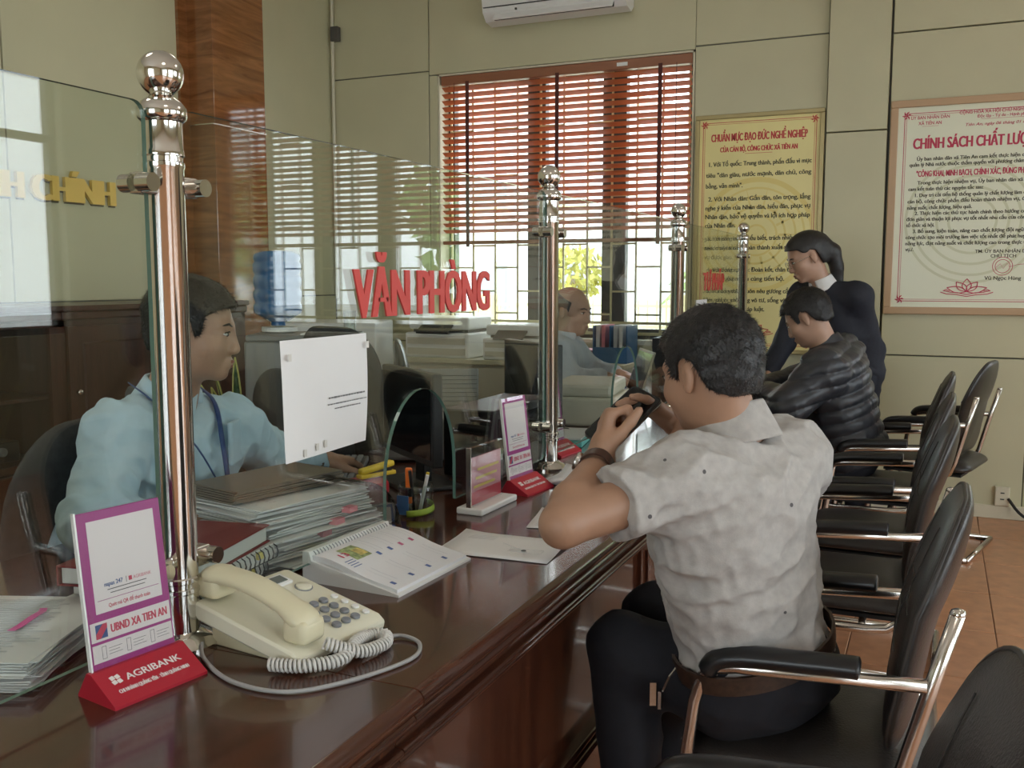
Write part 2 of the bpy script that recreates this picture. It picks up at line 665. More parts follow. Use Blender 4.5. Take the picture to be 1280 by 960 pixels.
def make_blind(x0, x1, ztop, zbot, label):
    root = empty('venetian_blind', ((x0 + x1) / 2, YB + 0.025, ztop), 0, label, 'blind', 'wooden venetian blinds')
    w = x1 - x0
    MB().box((0, 0, -0.03), (w, 0.055, 0.06), bevel=0.004).build('headrail', 'blind_rail', root)
    pitch = 0.0435
    n = int((ztop - 0.09 - zbot - 0.03) / pitch)
    sl = MB().box((0, 0, 0), (w - 0.01, 0.049, 0.0035), M=Matrix.Rotation(math.radians(-24), 4, 'X'))
    me = sl.mesh('slat')
    me.materials.append(MATS['blind_wood'])
    for i in range(n):
        s = bpy.data.objects.new('slat', me)
        COL.objects.link(s)
        s.parent = root
        s.location = (random.uniform(-.002, .002), 0, -0.085 - pitch * i)
        s.rotation_euler = (random.uniform(-.05, .05), random.uniform(-.0015, .0015), 0)
    zb = -(ztop - zbot)
    MB().box((0, 0, zb + 0.015), (w - 0.01, 0.05, 0.024), bevel=0.003).build('bottom_rail', 'blind_rail', root)
    for fx in (0.115, 0.49, 0.885):
        x = -w / 2 + w * fx
        MB().box((x, -0.030, zb / 2 - 0.03), (0.026, 0.002, -zb - 0.03)).build('ladder_tape', 'blind_tape', root)
    for fx in (0.06, 0.945):
        x = -w / 2 + w * fx
        MB().cyl((x, -0.034, -0.05), (x, -0.034, zb * 0.93), 0.002, n=6).build('cord', 'blind_tape', root)
    return root


b1_ = make_blind(-3.165, -1.435, 2.705, 1.57, 'orange-brown wooden slat blind half lowered over the window beside the yellow poster')
MB().box((0.42, -0.03, -0.03), (0.07, 0.004, 0.022)).build('maker_plate', 'white_plastic', b1_)
make_blind(0.965, 2.735, 2.705, 1.57, 'orange-brown wooden slat blind half lowered over the window past the cream poster')

# entrance openings in the right wall: dark door frames with panes
for k, (a, b, c, d) in enumerate(WIN_RIGHT + WIN_REAR):
    rear = k >= len(WIN_RIGHT)
    root = empty('window_%d' % (k + 3), (XR + 0.1, (a + b) / 2, c) if not rear else ((a + b) / 2, YF - 0.1, c), PI / 2 if not rear else 0)
    root['kind'] = 'structure'
    w, h = b - a, d - c
    f = MB()
    for u0, u1, v0, v1 in ((-w / 2, -w / 2 + .06, 0, h), (w / 2 - .06, w / 2, 0, h), (-.04, .04, 0, h), (-w / 2, w / 2, 0, .06), (-w / 2, w / 2, h - .06, h), (-w / 2, w / 2, h * .72, h * .72 + .05)):
        f.span((u0, -0.03, v0), (u1, 0.03, v1))
    f.build('window_frame', 'window_frame_grey', root)
    MB().span((-w / 2 + .05, -0.003, .05), (w / 2 - .05, 0.003, h - .05)).build('pane', 'window_glass', root)


# ------------------------------------------------------------------ air conditioner
ac = empty('air_conditioner', (-2.285, YB, 2.975), 0, 'white split air conditioner mounted high above the blind', 'air conditioner')
prof = [(0, 0.04), (-0.05, 0.0), (-0.14, 0.012), (-0.19, 0.06), (-0.205, 0.14), (-0.195, 0.26), (-0.17, 0.29), (0, 0.29)]
Mx = Matrix(((0, 0, 1, -0.475), (1, 0, 0, 0), (0, 1, 0, 0), (0, 0, 0, 1)))
MB().prism(prof, 0.95, Mx).build('casing', 'white_plastic', ac, angle=35)
MB().box((0.0, -0.168, 0.036), (0.80, 0.012, 0.055), M=Matrix.Identity(4), bevel=0.003).build('outlet_gap', 'dark_gap', ac)
fl_ = MB().box((0, 0, 0), (0.80, 0.012, 0.06), bevel=0.004)
o = fl_.build('flap', 'white_plastic', ac)
o.location = (0, -0.182, 0.030)
o.rotation_euler = (math.radians(-38), 0, 0)
MB().box((0, -0.2, 0.086), (0.93, 0.012, 0.004)).build('seam', 'dark_gap', ac)
MB().box((-0.24, -0.193, 0.06), (0.012, 0.01, 0.012)).build('indicator', 'dark_gap', ac)


# ------------------------------------------------------------------ ceiling lamps
emit('lamp_white', (1.0, 0.95, 0.86), 4.5)
for i, (x, y) in enumerate(((-2.4, 1.2), (-2.4, 3.9), (0.9, 0.2), (0.9, 3.4))):
    lp = empty('ceiling_lamp', (x, y, ZT - 0.06), 0, ('square ceiling lamp above the man in blue', 'square ceiling lamp above the empty office chairs', 'square ceiling lamp above the waiting side by the entrance', 'square ceiling lamp above the row of visitor chairs')[i], 'lamp', ('ceiling lamps over the staff', 'ceiling lamps over the visitors')[i // 2])
    MB().box((0, 0, 0.035), (0.62, 0.62, 0.05), bevel=0.004).build('frame', 'white_plastic', lp)
    MB().box((0, 0, 0.006), (0.56, 0.56, 0.012)).build('diffuser', 'lamp_white', lp)

# ------------------------------------------------------------------ outdoors beyond the windows
plain('asphalt', (0.55, 0.54, 0.51), 0.9, noise=0.1, scale=2)
plain('lawn', (0.30, 0.40, 0.12), 0.9, noise=0.3, scale=12)
plain('leaf_out', (0.30, 0.42, 0.14), 0.7, noise=0.3, scale=6)
plain('leaf_yellow', (0.45, 0.42, 0.08), 0.7, noise=0.2, scale=6)
plain('trunk_out', (0.25, 0.2, 0.14), 0.9)
plain('house_wall', (0.78, 0.80, 0.80), 0.8)
plain('house_roof', (0.62, 0.40, 0.32), 0.8)
plain('yard_wall', (0.62, 0.53, 0.30), 0.8)
plain('house_glass', (0.35, 0.42, 0.46), 0.2)
g_ = struct('ground', MB().span((-40, YB + 0.2, -0.55), (40, 60, -0.45)), 'asphalt')
g_ = struct('ground_side', MB().span((XR + 0.2, -40, -0.55), (40, YB + 0.2, -0.45)), 'asphalt')
lw = MB().span((-14, 12.0, -0.45), (10, 15.0, -0.40))
tag(lw.build('lawn', 'lawn'), 'strip of green lawn beyond the window', 'lawn', kind='structure')
yw = empty('yard_wall', (-3.5, 18, -0.45), 0, 'low yellow boundary wall across the road outside', 'wall')
MB().span((-11, -0.1, 0), (11, 0.1, 0.75)).build('base', 'yard_wall', yw)
for i in range(12):
    MB().span((-11 + 2 * i - 0.15, -0.16, 0), (-11 + 2 * i + 0.15, 0.16, 1.5), bevel=0.02, seg=1).build('pier', 'yard_wall', yw)
for i in range(11):
    rl = MB()
    rl.span((-11 + 2 * i + 0.15, -0.03, 0.85), (-11 + 2 * i + 1.85, 0.03, 0.91)); rl.span((-11 + 2 * i + 0.15, -0.03, 1.25), (-11 + 2 * i + 1.85, 0.03, 1.31))
    for k in range(9):
        x = -11 + 2 * i + 0.25 + k * 0.185
        rl.span((x, -0.015, 0.75), (x + 0.03, 0.015, 1.4))
    rl.build('railing', 'grille_yellow', yw)


def out_house(x, y, w, d, h, label):
    r = empty('house', (x, y, -0.45), 0, label, 'house')
    MB().span((-w / 2, 0, 0), (w / 2, d, h)).build('walls', 'house_wall', r)
    MB().prism([(-w / 2 - 0.4, 0), (w / 2 + 0.4, 0), (0, 1.6)], d + 0.8, Matrix(((1, 0, 0, 0), (0, 0, -1, d + 0.4), (0, 1, 0, h), (0, 0, 0, 1)))).build('roof', 'house_roof', r)
    for fl_i in range(int(h // 3)):
        for k in range(int(w // 2.4)):
            x0 = -w / 2 + 0.8 + k * 2.4
            wi = MB().span((x0, -0.04, 0.9 + 3 * fl_i), (x0 + 1.1, 0.02, 2.3 + 3 * fl_i)).build('window', 'house_glass', r)
            MB().span((x0 - .06, -0.07, 0.84 + 3 * fl_i), (x0 + 1.16, -0.04, 0.90 + 3 * fl_i)).build('ledge', 'yard_wall', wi)
    return r


out_house(-11.5, 26, 9, 7, 6.4, 'pale grey two-storey house with red roof across the road')
out_house(2.5, 30, 10, 7, 3.6, 'low pale house with red roof far beyond the railing')


def out_tree(x, y, h, r, mat, label, palm=False):
    t = empty('tree', (x, y, -0.45), 0, label, 'tree')
    MB().tube([(0, 0, 0), (0.03, 0, h * .5), (0, 0.02, h)], [0.11, 0.08, 0.05], 8).build('trunk', 'trunk_out', t, smooth=True)
    mb = MB()
    rg = np.random.RandomState(int(abs(x * 31 + y * 7)))
    if palm:
        for k in range(16):
            a = 2 * PI * k / 16 + rg.rand() * .3
            up = rg.uniform(-.1, .9)
            pts = [Vector((math.cos(a) * r * t_, math.sin(a) * r * t_, h + up * r * t_ - 0.75 * r * t_ * t_)) for t_ in (0, .25, .5, .75, 1)]
            side = Vector((-math.sin(a), math.cos(a), 0))
            rows = [[p - side * wd + Vector((0, 0, -wd * .6)), p, p + side * wd + Vector((0, 0, -wd * .6))] for p, wd in zip(pts, (.04, .2, .24, .18, .02))]
            mb.sheet([[tuple(q) for q in rr] for rr in rows])
    else:
        for k in range(420):
            v = rg.normal(size=3)
            v = v / np.linalg.norm(v) * r * rg.uniform(.55, 1.0)
            c = Vector((v[0], v[1], h + v[2] * .8))
            R = Euler(rg.uniform(0, 6.28, 3)).to_matrix().to_4x4()
            s = r * 0.16
            mb.add([(-s, 0, 0), (0, -s * .45, 0), (s, 0, 0), (0, s * .45, 0)], [(0, 1, 2, 3)], Matrix.Translation(c) @ R)
    mb.build('crown', mat, t)
    return t


out_tree(-4.0, 19.6, 1.9, 1.3, 'leaf_out', 'green palm-like tree beyond the road', True)
out_tree(-7.6, 20.5, 1.9, 0.8, 'leaf_yellow', 'yellowish leafy tree by the boundary wall')
out_tree(-17.5, 24.0, 3.0, 1.6, 'leaf_out', 'round green tree near the pale house')
out_tree(6.0, 17.0, 3.0, 1.7, 'leaf_out', 'round green tree out past the far window')
# hedge: leaf clumps in one row
hb = MB()
for k in range(1500):
    p = Vector((RNG.uniform(-12, 8), 12.3 + RNG.uniform(-.3, .3), -0.42 + abs(RNG.normal()) * .22))
    s = 0.09
    hb.add([(-s, 0, 0), (0, -s * .5, 0), (s, 0, 0), (0, s * .5, 0)], [(0, 1, 2, 3)], Matrix.Translation(p) @ Euler(RNG.uniform(0, 6.28, 3)).to_matrix().to_4x4())
tag(hb.build('hedge', 'leaf_out'), 'low green hedge along the lawn outside the window', 'hedge', kind='stuff')

# ------------------------------------------------------------------ service counter, segment by segment
ZC = 0.78
XF, XS = -0.612, -1.66
XG = -1.03


def counter_segment(y0, y1, label, stiles):
    root = empty('counter_segment', ((XF + XS) / 2, (y0 + y1) / 2, 0), 0, label, 'counter', 'counter segments in one line')
    cx, cy = root.location.x, root.location.y
    g = 0.0012
    a, b = y0 + g - cy, y1 - g - cy

    def span(m, x0, z0, x1, z1, ya=a, yb=b, bv=0.0):
        m.span((x0 - cx, ya, z0), (x1 - cx, yb, z1), bevel=bv, seg=2)
        return m
    # top board
    span(MB(), XS, ZC - 0.03, XF - 0.0165, ZC).build('top_board', 'mahogany', root)
    # front edge rolls
    Mp = Matrix(((1, 0, 0, 0), (0, 0, 1, a), (0, 1, 0, 0), (0, 0, 0, 1)))

    def roll(name, xc, zc, rx, rz, back):
        pr = [(back - cx, zc - rz)] + [(xc - cx + rx * math.cos(t), zc + rz * math.sin(t)) for t in np.linspace(-PI / 2, PI / 2, 9)] + [(back - cx, zc + rz)]
        MB().prism(pr, b - a, Mp).build(name, 'mahogany', root, angle=50)
    roll('edge_roll', XF - 0.016, ZC - 0.0165, 0.016, 0.0165, XF - 0.0162)
    roll('edge_roll', XF - 0.026, ZC - 0.046, 0.014, 0.011, XF - 0.06)
    span(MB(), XF - 0.075, 0.69, XF - 0.046, ZC - 0.035).build('frieze', 'mahogany_front', root)
    roll('bead', XF - 0.043, 0.683, 0.012, 0.008, XF - 0.08)
    roll('bead', XF - 0.046, 0.666, 0.008, 0.007, XF - 0.08)
    # front panels between stiles
    ys = [y0] + stiles + [y1]
    span(MB(), XF - 0.09, 0.0, XF - 0.062, 0.68).build('front_board', 'mahogany_front', root)
    for s in stiles:
        MB().span((XF - 0.064 - cx, s - 0.045 - cy, 0.36), (XF - 0.050 - cx, s + 0.045 - cy, 0.655), bevel=0.003).build('stile', 'mahogany_front', root)
        MB().span((XF - 0.052 - cx, s - 0.008 - cy, 0.42), (XF - 0.042 - cx, s + 0.008 - cy, 0.64), bevel=0.004).build('stile_bead', 'mahogany', root)
    roll('lower_bead', XF - 0.046, 0.345, 0.012, 0.008, XF - 0.08)
    roll('lower_bead', XF - 0.040, 0.322, 0.014, 0.010, XF - 0.08)
    span(MB(), XF - 0.075, 0.0, XF - 0.040, 0.31).build('lower_board', 'mahogany_front', root)
    span(MB(), XF - 0.075, 0.0, XF - 0.028, 0.09, bv=0.005).build('plinth', 'mahogany', root)
    # staff side: end boards and modesty rail
    for yy in (y0 + 0.02, y1 - 0.04):
        MB().span((XS + 0.06 - cx, yy - cy, 0), (XF - 0.09 - cx, yy + 0.02 - cy, ZC - 0.03)).build('end_board', 'mahogany_front', root)
    span(MB(), XS + 0.05, 0.62, XS + 0.075, ZC - 0.03).build('staff_rail', 'mahogany_front', root)
    return root


counter_segment(-0.9, 1.088, 'mahogany counter segment under the magenta payment sign, ending at the telephone', [0.1])
counter_segment(1.088, 3.35, 'mahogany counter segment under the desk calendar and loose papers beside the man in grey polo', [2.35])
counter_segment(3.35, 5.72, 'mahogany counter segment where the woman in the dark suit leans over papers', [4.5])


# ------------------------------------------------------------------ steel posts
def make_post(y, label):
    root = empty('partition_post', (XG, y, ZC), 0, label, 'post', 'ball-topped steel posts on the counter')
    MB().lathe([(0.056, 0), (0.056, 0.006), (0.050, 0.010), (0.046, 0.016), (0.036, 0.020), (0.030, 0.024)], 32).build('base_flange', 'chrome', root, angle=40)
    MB().lathe([(0.028, 0.02), (0.028, 0.082), (0.030, 0.084), (0.030, 0.090), (0.0275, 0.092), (0.0275, 0.098), (0.030, 0.100), (0.030, 0.106), (0.028, 0.108),
                (0.028, 0.708), (0.0295, 0.711), (0.0295, 0.717), (0.0270, 0.719), (0.0270, 0.725), (0.0295, 0.727), (0.0295, 0.733), (0.028, 0.736), (0.028, 0.775)], 32).build('tube', 'chrome', root, angle=40)
    MB().lathe([(0.028, 0.774), (0.034, 0.779), (0.0355, 0.786), (0.0345, 0.794), (0.028, 0.803), (0.018, 0.810), (0.014, 0.814)], 32).build('collar', 'chrome', root, angle=50)
    MB().lathe([(max(0.001, 0.0325 * math.sin(t)), 0.842 - 0.0325 * math.cos(t)) for t in np.linspace(0.25, PI, 20)], 32).build('ball', 'chrome', root, smooth=True)
    for s in (-1, 1):
        for z in (0.128, 0.685):
            cl = MB().box((0, s * 0.040, z), (0.026, 0.032, 0.030), bevel=0.003).build('clamp', 'chrome_soft', root)
            kb = MB()
            kb.cyl((0.006, s * 0.052, z), (0.030, s * 0.052, z), 0.013, n=20)
            kb.cyl((-0.006, s * 0.052, z), (-0.026, s * 0.052, z), 0.013, n=20)
            kb.build('clamp_knob', 'chrome', cl, angle=40)
    return root


POSTS = [1.085, 2.585, 4.075, 5.57]
for y, lb in zip(POSTS, ('tall ball-topped steel post beside the cream telephone', 'ball-topped steel post behind the far red-based payment sign',
                         'ball-topped steel post between the seated bald man and the yellow poster', 'slim ball-topped steel post standing before the yellow poster')):
    make_post(y, lb)


# ------------------------------------------------------------------ glass screens
def make_glass(y0, y1, arch, label):
    z0, z1 = 0.815, 1.578
    r = 0.02
    pts = []

    def corner(cy, cz, a0):
        for i in range(5):
            t = math.radians(a0 + 90 * i / 4)
            pts.append((cy + r * math.cos(t), cz + r * math.sin(t)))
    corner(y1 - r, z1 - r, 0)
    corner(y0 + r, z1 - r, 90)
    corner(y0 + r, z0 + r, 180)
    if arch is not None:
        hw, zs, zt = 0.156, 0.90, 1.093
        pts.append((arch - hw, z0))
        for i in range(25):
            t = PI - PI * i / 24
            pts.append((arch + hw * math.cos(t), zs + (zt - zs) * math.sin(t)))
        pts.append((arch + hw, z0))
    corner(y1 - r, z0 + r, 270)
    yc = (y0 + y1) / 2
    M = Matrix(((0, 0, 1, -0.004), (1, 0, 0, -yc), (0, 1, 0, 0), (0, 0, 0, 1)))
    mb = MB().prism(pts, 0.008, M)
    me = mb.mesh('glass_screen')
    me.materials.append(MATS['partition_glass'])
    me.materials.append(MATS['glass_edge'])
    for p in me.polygons:
        p.material_index = 0 if abs(p.normal.x) > 0.9 else 1
    o = bpy.data.objects.new('glass_screen', me)
    COL.objects.link(o)
    o.location = (XG, yc, 0)
    return tag(o, label, 'glass screen', 'clear glass screens between the posts')


make_glass(-0.40, POSTS[0] - 0.036, None, 'clear glass screen left of the tall post, before the wall cabinets')
g2 = make_glass(POSTS[0] + 0.036, POSTS[1] - 0.036, 1.83, 'clear glass screen with red lettering and a taped white notice')
g3 = make_glass(POSTS[1] + 0.036, POSTS[2] - 0.036, 3.34, 'clear glass screen in front of the bald man')
g4 = make_glass(POSTS[2] + 0.036, POSTS[3] - 0.036, 4.83, 'clear glass screen with narrow red lettering before the yellow poster')

plain('red_letter', (0.62, 0.06, 0.05), 0.45)
plain('red_letter_side', (0.20, 0.02, 0.03), 0.5)
plain('gold_letter', (0.80, 0.56, 0.15), 0.3, 0.45)
plain('gold_side_shadow', (0.16, 0.13, 0.09), 0.4, 0.3)


def glass_letters(s, y0, y1, zc, cap, parent, heavy=0.045):
    """lettering stuck to the visitors' side of a glass screen, reading from +x"""
    w = y1 - y0
    me = fit_text(s, w, cap / 0.73, bold=cap * heavy, depth=0.002)
    o = link('lettering', me, 'red_letter', parent)
    zmin = 0.0
    # local x -> world y, local y -> world z, local z -> world x
    o.matrix_local = Matrix(((0, 0, 1, 0.0065), (1, 0, 0, y0 - parent.location.y), (0, 1, 0, zc - cap / 2), (0, 0, 0, 1)))
    return o


lt = glass_letters('VĂN PHÒNG', 1.56, 2.17, 1.307, 0.098, g2)
lt = glass_letters('TƯ PHÁP', 4.55, 5.02, 1.325, 0.088, g4, 0.012)

# gold raised letters on the left wall
gl = empty('gold_wall_lettering', (XL, 3.0, 1.70), 0, 'gold raised capital letters mounted on the cream left wall', 'lettering')
for nm_, mt_, dp_, dx_, sh_ in (('letters', 'gold_letter', 0.010, 0.016, 0.0), ('letter_side_shadow', 'gold_side_shadow', 0.004, 0.004, 0.008)):  # second copy, dark and offset, paints in the letters' sides and shadow
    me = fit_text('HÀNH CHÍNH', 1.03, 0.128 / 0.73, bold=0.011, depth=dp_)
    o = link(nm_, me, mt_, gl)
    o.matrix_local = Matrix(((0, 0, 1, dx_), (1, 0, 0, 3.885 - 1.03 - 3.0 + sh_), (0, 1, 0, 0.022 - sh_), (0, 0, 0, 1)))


# ------------------------------------------------------------------ white notice taped to the glass
plain('paper', (0.80, 0.79, 0.78), 0.7, noise=0.02, scale=6)
plain('paper_grey', (0.62, 0.62, 0.62), 0.8)
plain('print_soft', (0.17, 0.17, 0.175), 0.7)
plain('ink', (0.035, 0.035, 0.04), 0.7)
plain('tape', (0.68, 0.66, 0.61), 0.3)
nt_ = empty('paper_notice', (XG + 0.006, 1.463, 1.015), 0, 'white paper notice taped flat on the glass screen', 'notice')
rows = []
for i in range(9):
    v = i / 8
    row = []
    for j in range(13):
        u = j / 12
        bow = 0.006 * math.sin(PI * u) * math.sin(PI * v) + 0.007 * (1 - v) ** 3 * math.cos(2.3 * u) + 0.0035
        row.append((bow, -0.135 + 0.27 * u + 0.004 * math.sin(3 * v), 0.0 + 0.212 * v))
    rows.append(row)
sh = MB().sheet(rows).build('sheet', 'paper', nt_, smooth=True)
for (u, v) in ((0.2, 0.05), (0.335, 0.075), (0.43, 0.085), (0.06, 0.86), (0.97, 0.9)):
    bx_ = MB().box((0.0125, -0.135 + 0.27 * u, 0.212 * v), (0.0006, 0.008, 0.013), bevel=0.0)
    bx_.build('tape_dab', 'tape', nt_)
# three lines of print too small to read: word-sized marks
for w, zz, hh in ((0.118, 0.100, 0.0034), (0.124, 0.088, 0.0022), (0.080, 0.079, 0.0022)):
    m = MB()
    y = 0.052 - w / 2
    while y < 0.052 + w / 2:
        L = random.uniform(0.004, 0.011)
        m.box((0.0128, y + L / 2, zz), (0.0006, L, hh * random.uniform(0.7, 1.0)))
        y += L + 0.0022
    m.build('print', 'print_soft', nt_)

# ------------------------------------------------------------------ visitor chairs
plain('leather', (0.022, 0.018, 0.016), 0.34, noise=0.15, scale=30, bump=0.25, bscale=220)
plain('leather_seam', (0.035, 0.03, 0.027), 0.5)
plain('arm_black', (0.010, 0.010, 0.011), 0.32)
plain('rubber', (0.012, 0.012, 0.012), 0.7)


def pillow(outline, thick, M, front=1.0, back=1.0, warp=None, rings=(0.0, 0.35, 0.6, 0.78, 0.89, 0.955, 0.99, 1.0), p=3.0):
    """cushion: an outline swelling to a given thickness, local x-y outline, local z thickness"""
    n = len(outline)
    vs, fs = [], []

    def layer(sign, amt):
        idx = []
        for s in rings:
            t = thick / 2 * amt * (max(0.0, 1 - s ** p) ** 0.5) * sign
            if s == 0.0:
                idx.append([len(vs)])
                vs.append((0, 0, t))
            else:
                idx.append(list(range(len(vs), len(vs) + n)))
                for (x, y) in outline:
                    vs.append((x * s, y * s, t))
        for a, b in zip(idx[:-1], idx[1:]):
            for k in range(n):
                k2 = (k + 1) % n
                if len(a) == 1:
                    fs.append((a[0], b[k], b[k2]))
                else:
                    fs.append((a[k], b[k], b[k2], a[k2]))
        return idx[-1]
    l1 = layer(1, front)
    l2 = layer(-1, back)
    for k in range(n):
        k2 = (k + 1) % n
        fs.append((l1[k], l2[k], l2[k2], l1[k2]))
    if warp:
        vs = [warp(*v) for v in vs]
    me = MB().add(vs, fs, M).mesh('cushion')
    bm = bmesh.new()
    bm.from_mesh(me)
    bmesh.ops.remove_doubles(bm, verts=bm.verts, dist=1e-5)
    bmesh.ops.recalc_face_normals(bm, faces=bm.faces)
    bm.to_mesh(me)
    bm.free()
    return me


def back_outline(w, h, rt, rb, n=9):
    pts = []
    for cx, cy, r, a0 in ((w / 2 - rt, h / 2 - rt * 1.15, rt, 0), (-w / 2 + rt, h / 2 - rt * 1.15, rt, 90), (-w / 2 + rb, -h / 2 + rb, rb, 180), (w / 2 - rb, -h / 2 + rb, rb, 270)):
        for i in range(n + 1):
            a = math.radians(a0 + 90 * i / n)
            ry = r * (1.15 if a0 < 180 else 1.0)
            pts.append((cx + r * math.cos(a), cy + ry * math.sin(a)))
    return pts


def make_visitor_chair():
    root = empty('visitor_chair', (0, 0, 0), 0, 'x', 'chair', 'black leather visitor chairs along the counter')
    # seat cushion: outline x = depth, y = width
    so = [(q[1], q[0]) for q in back_outline(0.46, 0.46, 0.10, 0.07)]
    so = [(-x, y) for x, y in so][::-1]
    M = Matrix.Translation((-0.005, 0, 0.435))
    link('seat', pillow(so, 0.105, M, front=1.0, back=0.55, warp=lambda x, y, z: (x, y, z - 0.10 * max(0, -x - 0.12) ** 1.5 - 0.06 * x * x)), 'leather', root, smooth=True)
    # backrest leans backwards; local x->y, y->up, z->front
    tilt = math.radians(13)
    up = Vector((math.sin(tilt), 0, math.cos(tilt)))
    fr = Vector((-math.cos(tilt), 0, math.sin(tilt)))
    c = Vector((0.205, 0, 0.715))
    M = Matrix(((0, up.x, fr.x, c.x), (-1, 0, 0, c.y), (0, up.z, fr.z, c.z), (0, 0, 0, 1)))
    bow = lambda x, y, z: (x, y, z + 0.35 * x * x - 0.10 * y * y + (0.012 * math.exp(-((y + 0.02) / 0.09) ** 2)))
    bk = link('backrest', pillow(back_outline(0.455, 0.47, 0.17, 0.09, 11), 0.075, M, front=1.0, back=0.7, warp=bow), 'leather', root, smooth=True)
    # piping round the rim and stitched lines on the front
    rim = [M @ Vector(bow(x * 0.985, y * 0.985, 0.006)) for x, y in back_outline(0.455, 0.47, 0.17, 0.09, 11)]
    MB().tube(rim, 0.0045, 6, closed=True).build('piping', 'leather_seam', bk, smooth=True)

    def front(x, y):
        s = max(abs(x) / 0.2275, abs(y) / 0.235)
        return M @ Vector(bow(x, y, 0.0375 * max(0, 1 - s ** 3) ** 0.5 + 0.0006))
    for xx in (-0.075, 0.075):
        MB().tube([front(xx * (1 + 0.25 * math.sin(3 * t)), t) for t in np.linspace(-0.2, 0.17, 14)], 0.0012, 5).build('stitching', 'leather_seam', bk)
    for yy in (-0.10, -0.03, 0.04):
        MB().tube([front(t, yy + 0.012 * math.cos(12 * t)) for t in np.linspace(-0.075, 0.2, 12)], 0.0012, 5).build('stitching', 'leather_seam', bk)
    for s in (-1, 1):
        y = s * 0.252
        p = [(0.24, y, 0.013), (-0.23, y, 0.013)]
        path = [Vector((0.24, y, 0.013)), Vector((-0.20, y, 0.013)), Vector((-0.235, y, 0.02)), Vector((-0.252, y, 0.05)), Vector((-0.245, y, 0.10)),
                Vector((-0.185, y, 0.56)), Vector((-0.172, y, 0.605)), Vector((-0.15, y, 0.628)), Vector((-0.11, y, 0.636)), Vector((0.205, y, 0.655))]
        MB().tube(path, 0.0125, 10).build('side_frame', 'chrome_soft', root, smooth=True)
        pad = smooth_path([(-0.165, y, 0.618), (-0.145, y, 0.645), (-0.10, y, 0.657), (0.0, y, 0.664), (0.075, y, 0.668), (0.10, y, 0.668)], 4)
        rr = [0.020 if 0 < i < len(pad) - 1 else 0.013 for i in range(len(pad))]
        MB().tube(pad, rr, 12, flat=((0, 1, 0), 1.35, 0.95)).build('armrest', 'arm_black', root, smooth=True)
        up_ = [Vector((0.246, y * 0.985, 0.785)), Vector((0.205, y * 0.985, 0.63)), Vector((0.165, y * 0.985, 0.47)), Vector((0.145, y * 0.985, 0.42)), Vector((0.105, y * 0.985, 0.392)), Vector((0.05, y * 0.985, 0.385)), Vector((-0.195, y * 0.985, 0.382))]
        MB().tube(up_, 0.0125, 10).build('upright', 'chrome_soft', root, smooth=True)
        MB().lathe([(0.0128, 0), (0.0135, 0.002), (0.011, 0.008), (0.004, 0.011)], 12, Matrix.Translation((0.246, y * 0.985, 0.783))).build('tube_cap', 'chrome', root, smooth=True)
        for fx in (-0.19, 0.20):
            MB().box((fx, y, 0.004), (0.05, 0.022, 0.008)).build('foot_glide', 'rubber', root)
    MB().tube([(0.24, -0.252, 0.013), (0.24, 0.252, 0.013)], 0.0125, 10).build('floor_bar', 'chrome_soft', root, smooth=True)
    for xx in (0.04, -0.16):
        MB().tube([(xx, -0.248, 0.384), (xx, 0.248, 0.384)], 0.011, 10).build('cross_bar', 'chrome_soft', root, smooth=True)
    MB().box((-0.0, 0, 0.398), (0.36, 0.36, 0.012)).build('seat_board', 'rubber', root)
    return root


vc = make_visitor_chair()
CH = [(-0.155, 1.015, 3, 'black leather armchair nearest the payment sign, its arm beside the grey polo man'),
      (-0.195, 1.94, 0, 'black leather armchair the man in the grey polo sits on'),
      (-0.20, 2.95, 1, 'empty black leather armchair next to the grey polo man'),
      (-0.20, 3.58, -1, 'empty black leather armchair next to the puffer jacket man'),
      (-0.19, 4.42, 0, 'black leather armchair the man in the puffer jacket sits on'),
      (0.00, 5.20, -14, 'empty black leather armchair at the cream wall under the framed policy poster')]
for i, (x, y, a, lb) in enumerate(CH):
    c = vc if i == 0 else copy_tree(vc)
    c.location = (x, y, 0)
    c.rotation_euler = (0, 0, math.radians(a))
    c['label'] = lb

# ------------------------------------------------------------------ things on the counter
plain('cream_plastic', (0.70, 0.64, 0.44), 0.38)
plain('cream_light', (0.74, 0.71, 0.56), 0.4)
plain('key_grey', (0.22, 0.23, 0.25), 0.45)
plain('lcd', (0.13, 0.15, 0.14), 0.15)
plain('cord_grey', (0.36, 0.35, 0.34), 0.5)
plain('cord_white', (0.66, 0.64, 0.60), 0.45)

# desk telephone: local y runs from the keypad end to the display end
tel = empty('desk_telephone', (-0.893, 1.172, ZC), math.radians(83), 'cream corded desk telephone with grey keys on the counter', 'telephone')


def wedge(x0, x1, prof, name, mat, parent, bevel=0.004):
    """profile in the y-z plane extruded along x"""
    M = Matrix(((0, 0, 1, x0), (1, 0, 0, 0), (0, 1, 0, 0), (0, 0, 0, 1)))
    o = MB().prism(prof, x1 - x0, M).build(name, mat, parent, angle=35)
    md = o.modifiers.new('bevel', 'BEVEL')
    md.width = bevel
    md.segments = 2
    md.limit_method = 'ANGLE'
    return o


wedge(-0.098, 0.098, [(-0.105, 0.004), (-0.108, 0.018), (-0.095, 0.028), (0.0, 0.048), (0.095, 0.068), (0.108, 0.066), (0.110, 0.052), (0.095, 0.040), (-0.09, 0.003)], 'body', 'cream_light', tel)
wedge(-0.08, 0.08, [(-0.06, 0.0), (0.085, 0.0), (0.085, 0.046), (-0.06, 0.014)], 'base_foot', 'cream_plastic', tel, 0.002)
slope = math.atan2(0.040, 0.19)


def tel_pt(x, y, lift=0.0):
    z = 0.0285 + (y + 0.093) * math.tan(slope) + lift
    return (x, y, z)


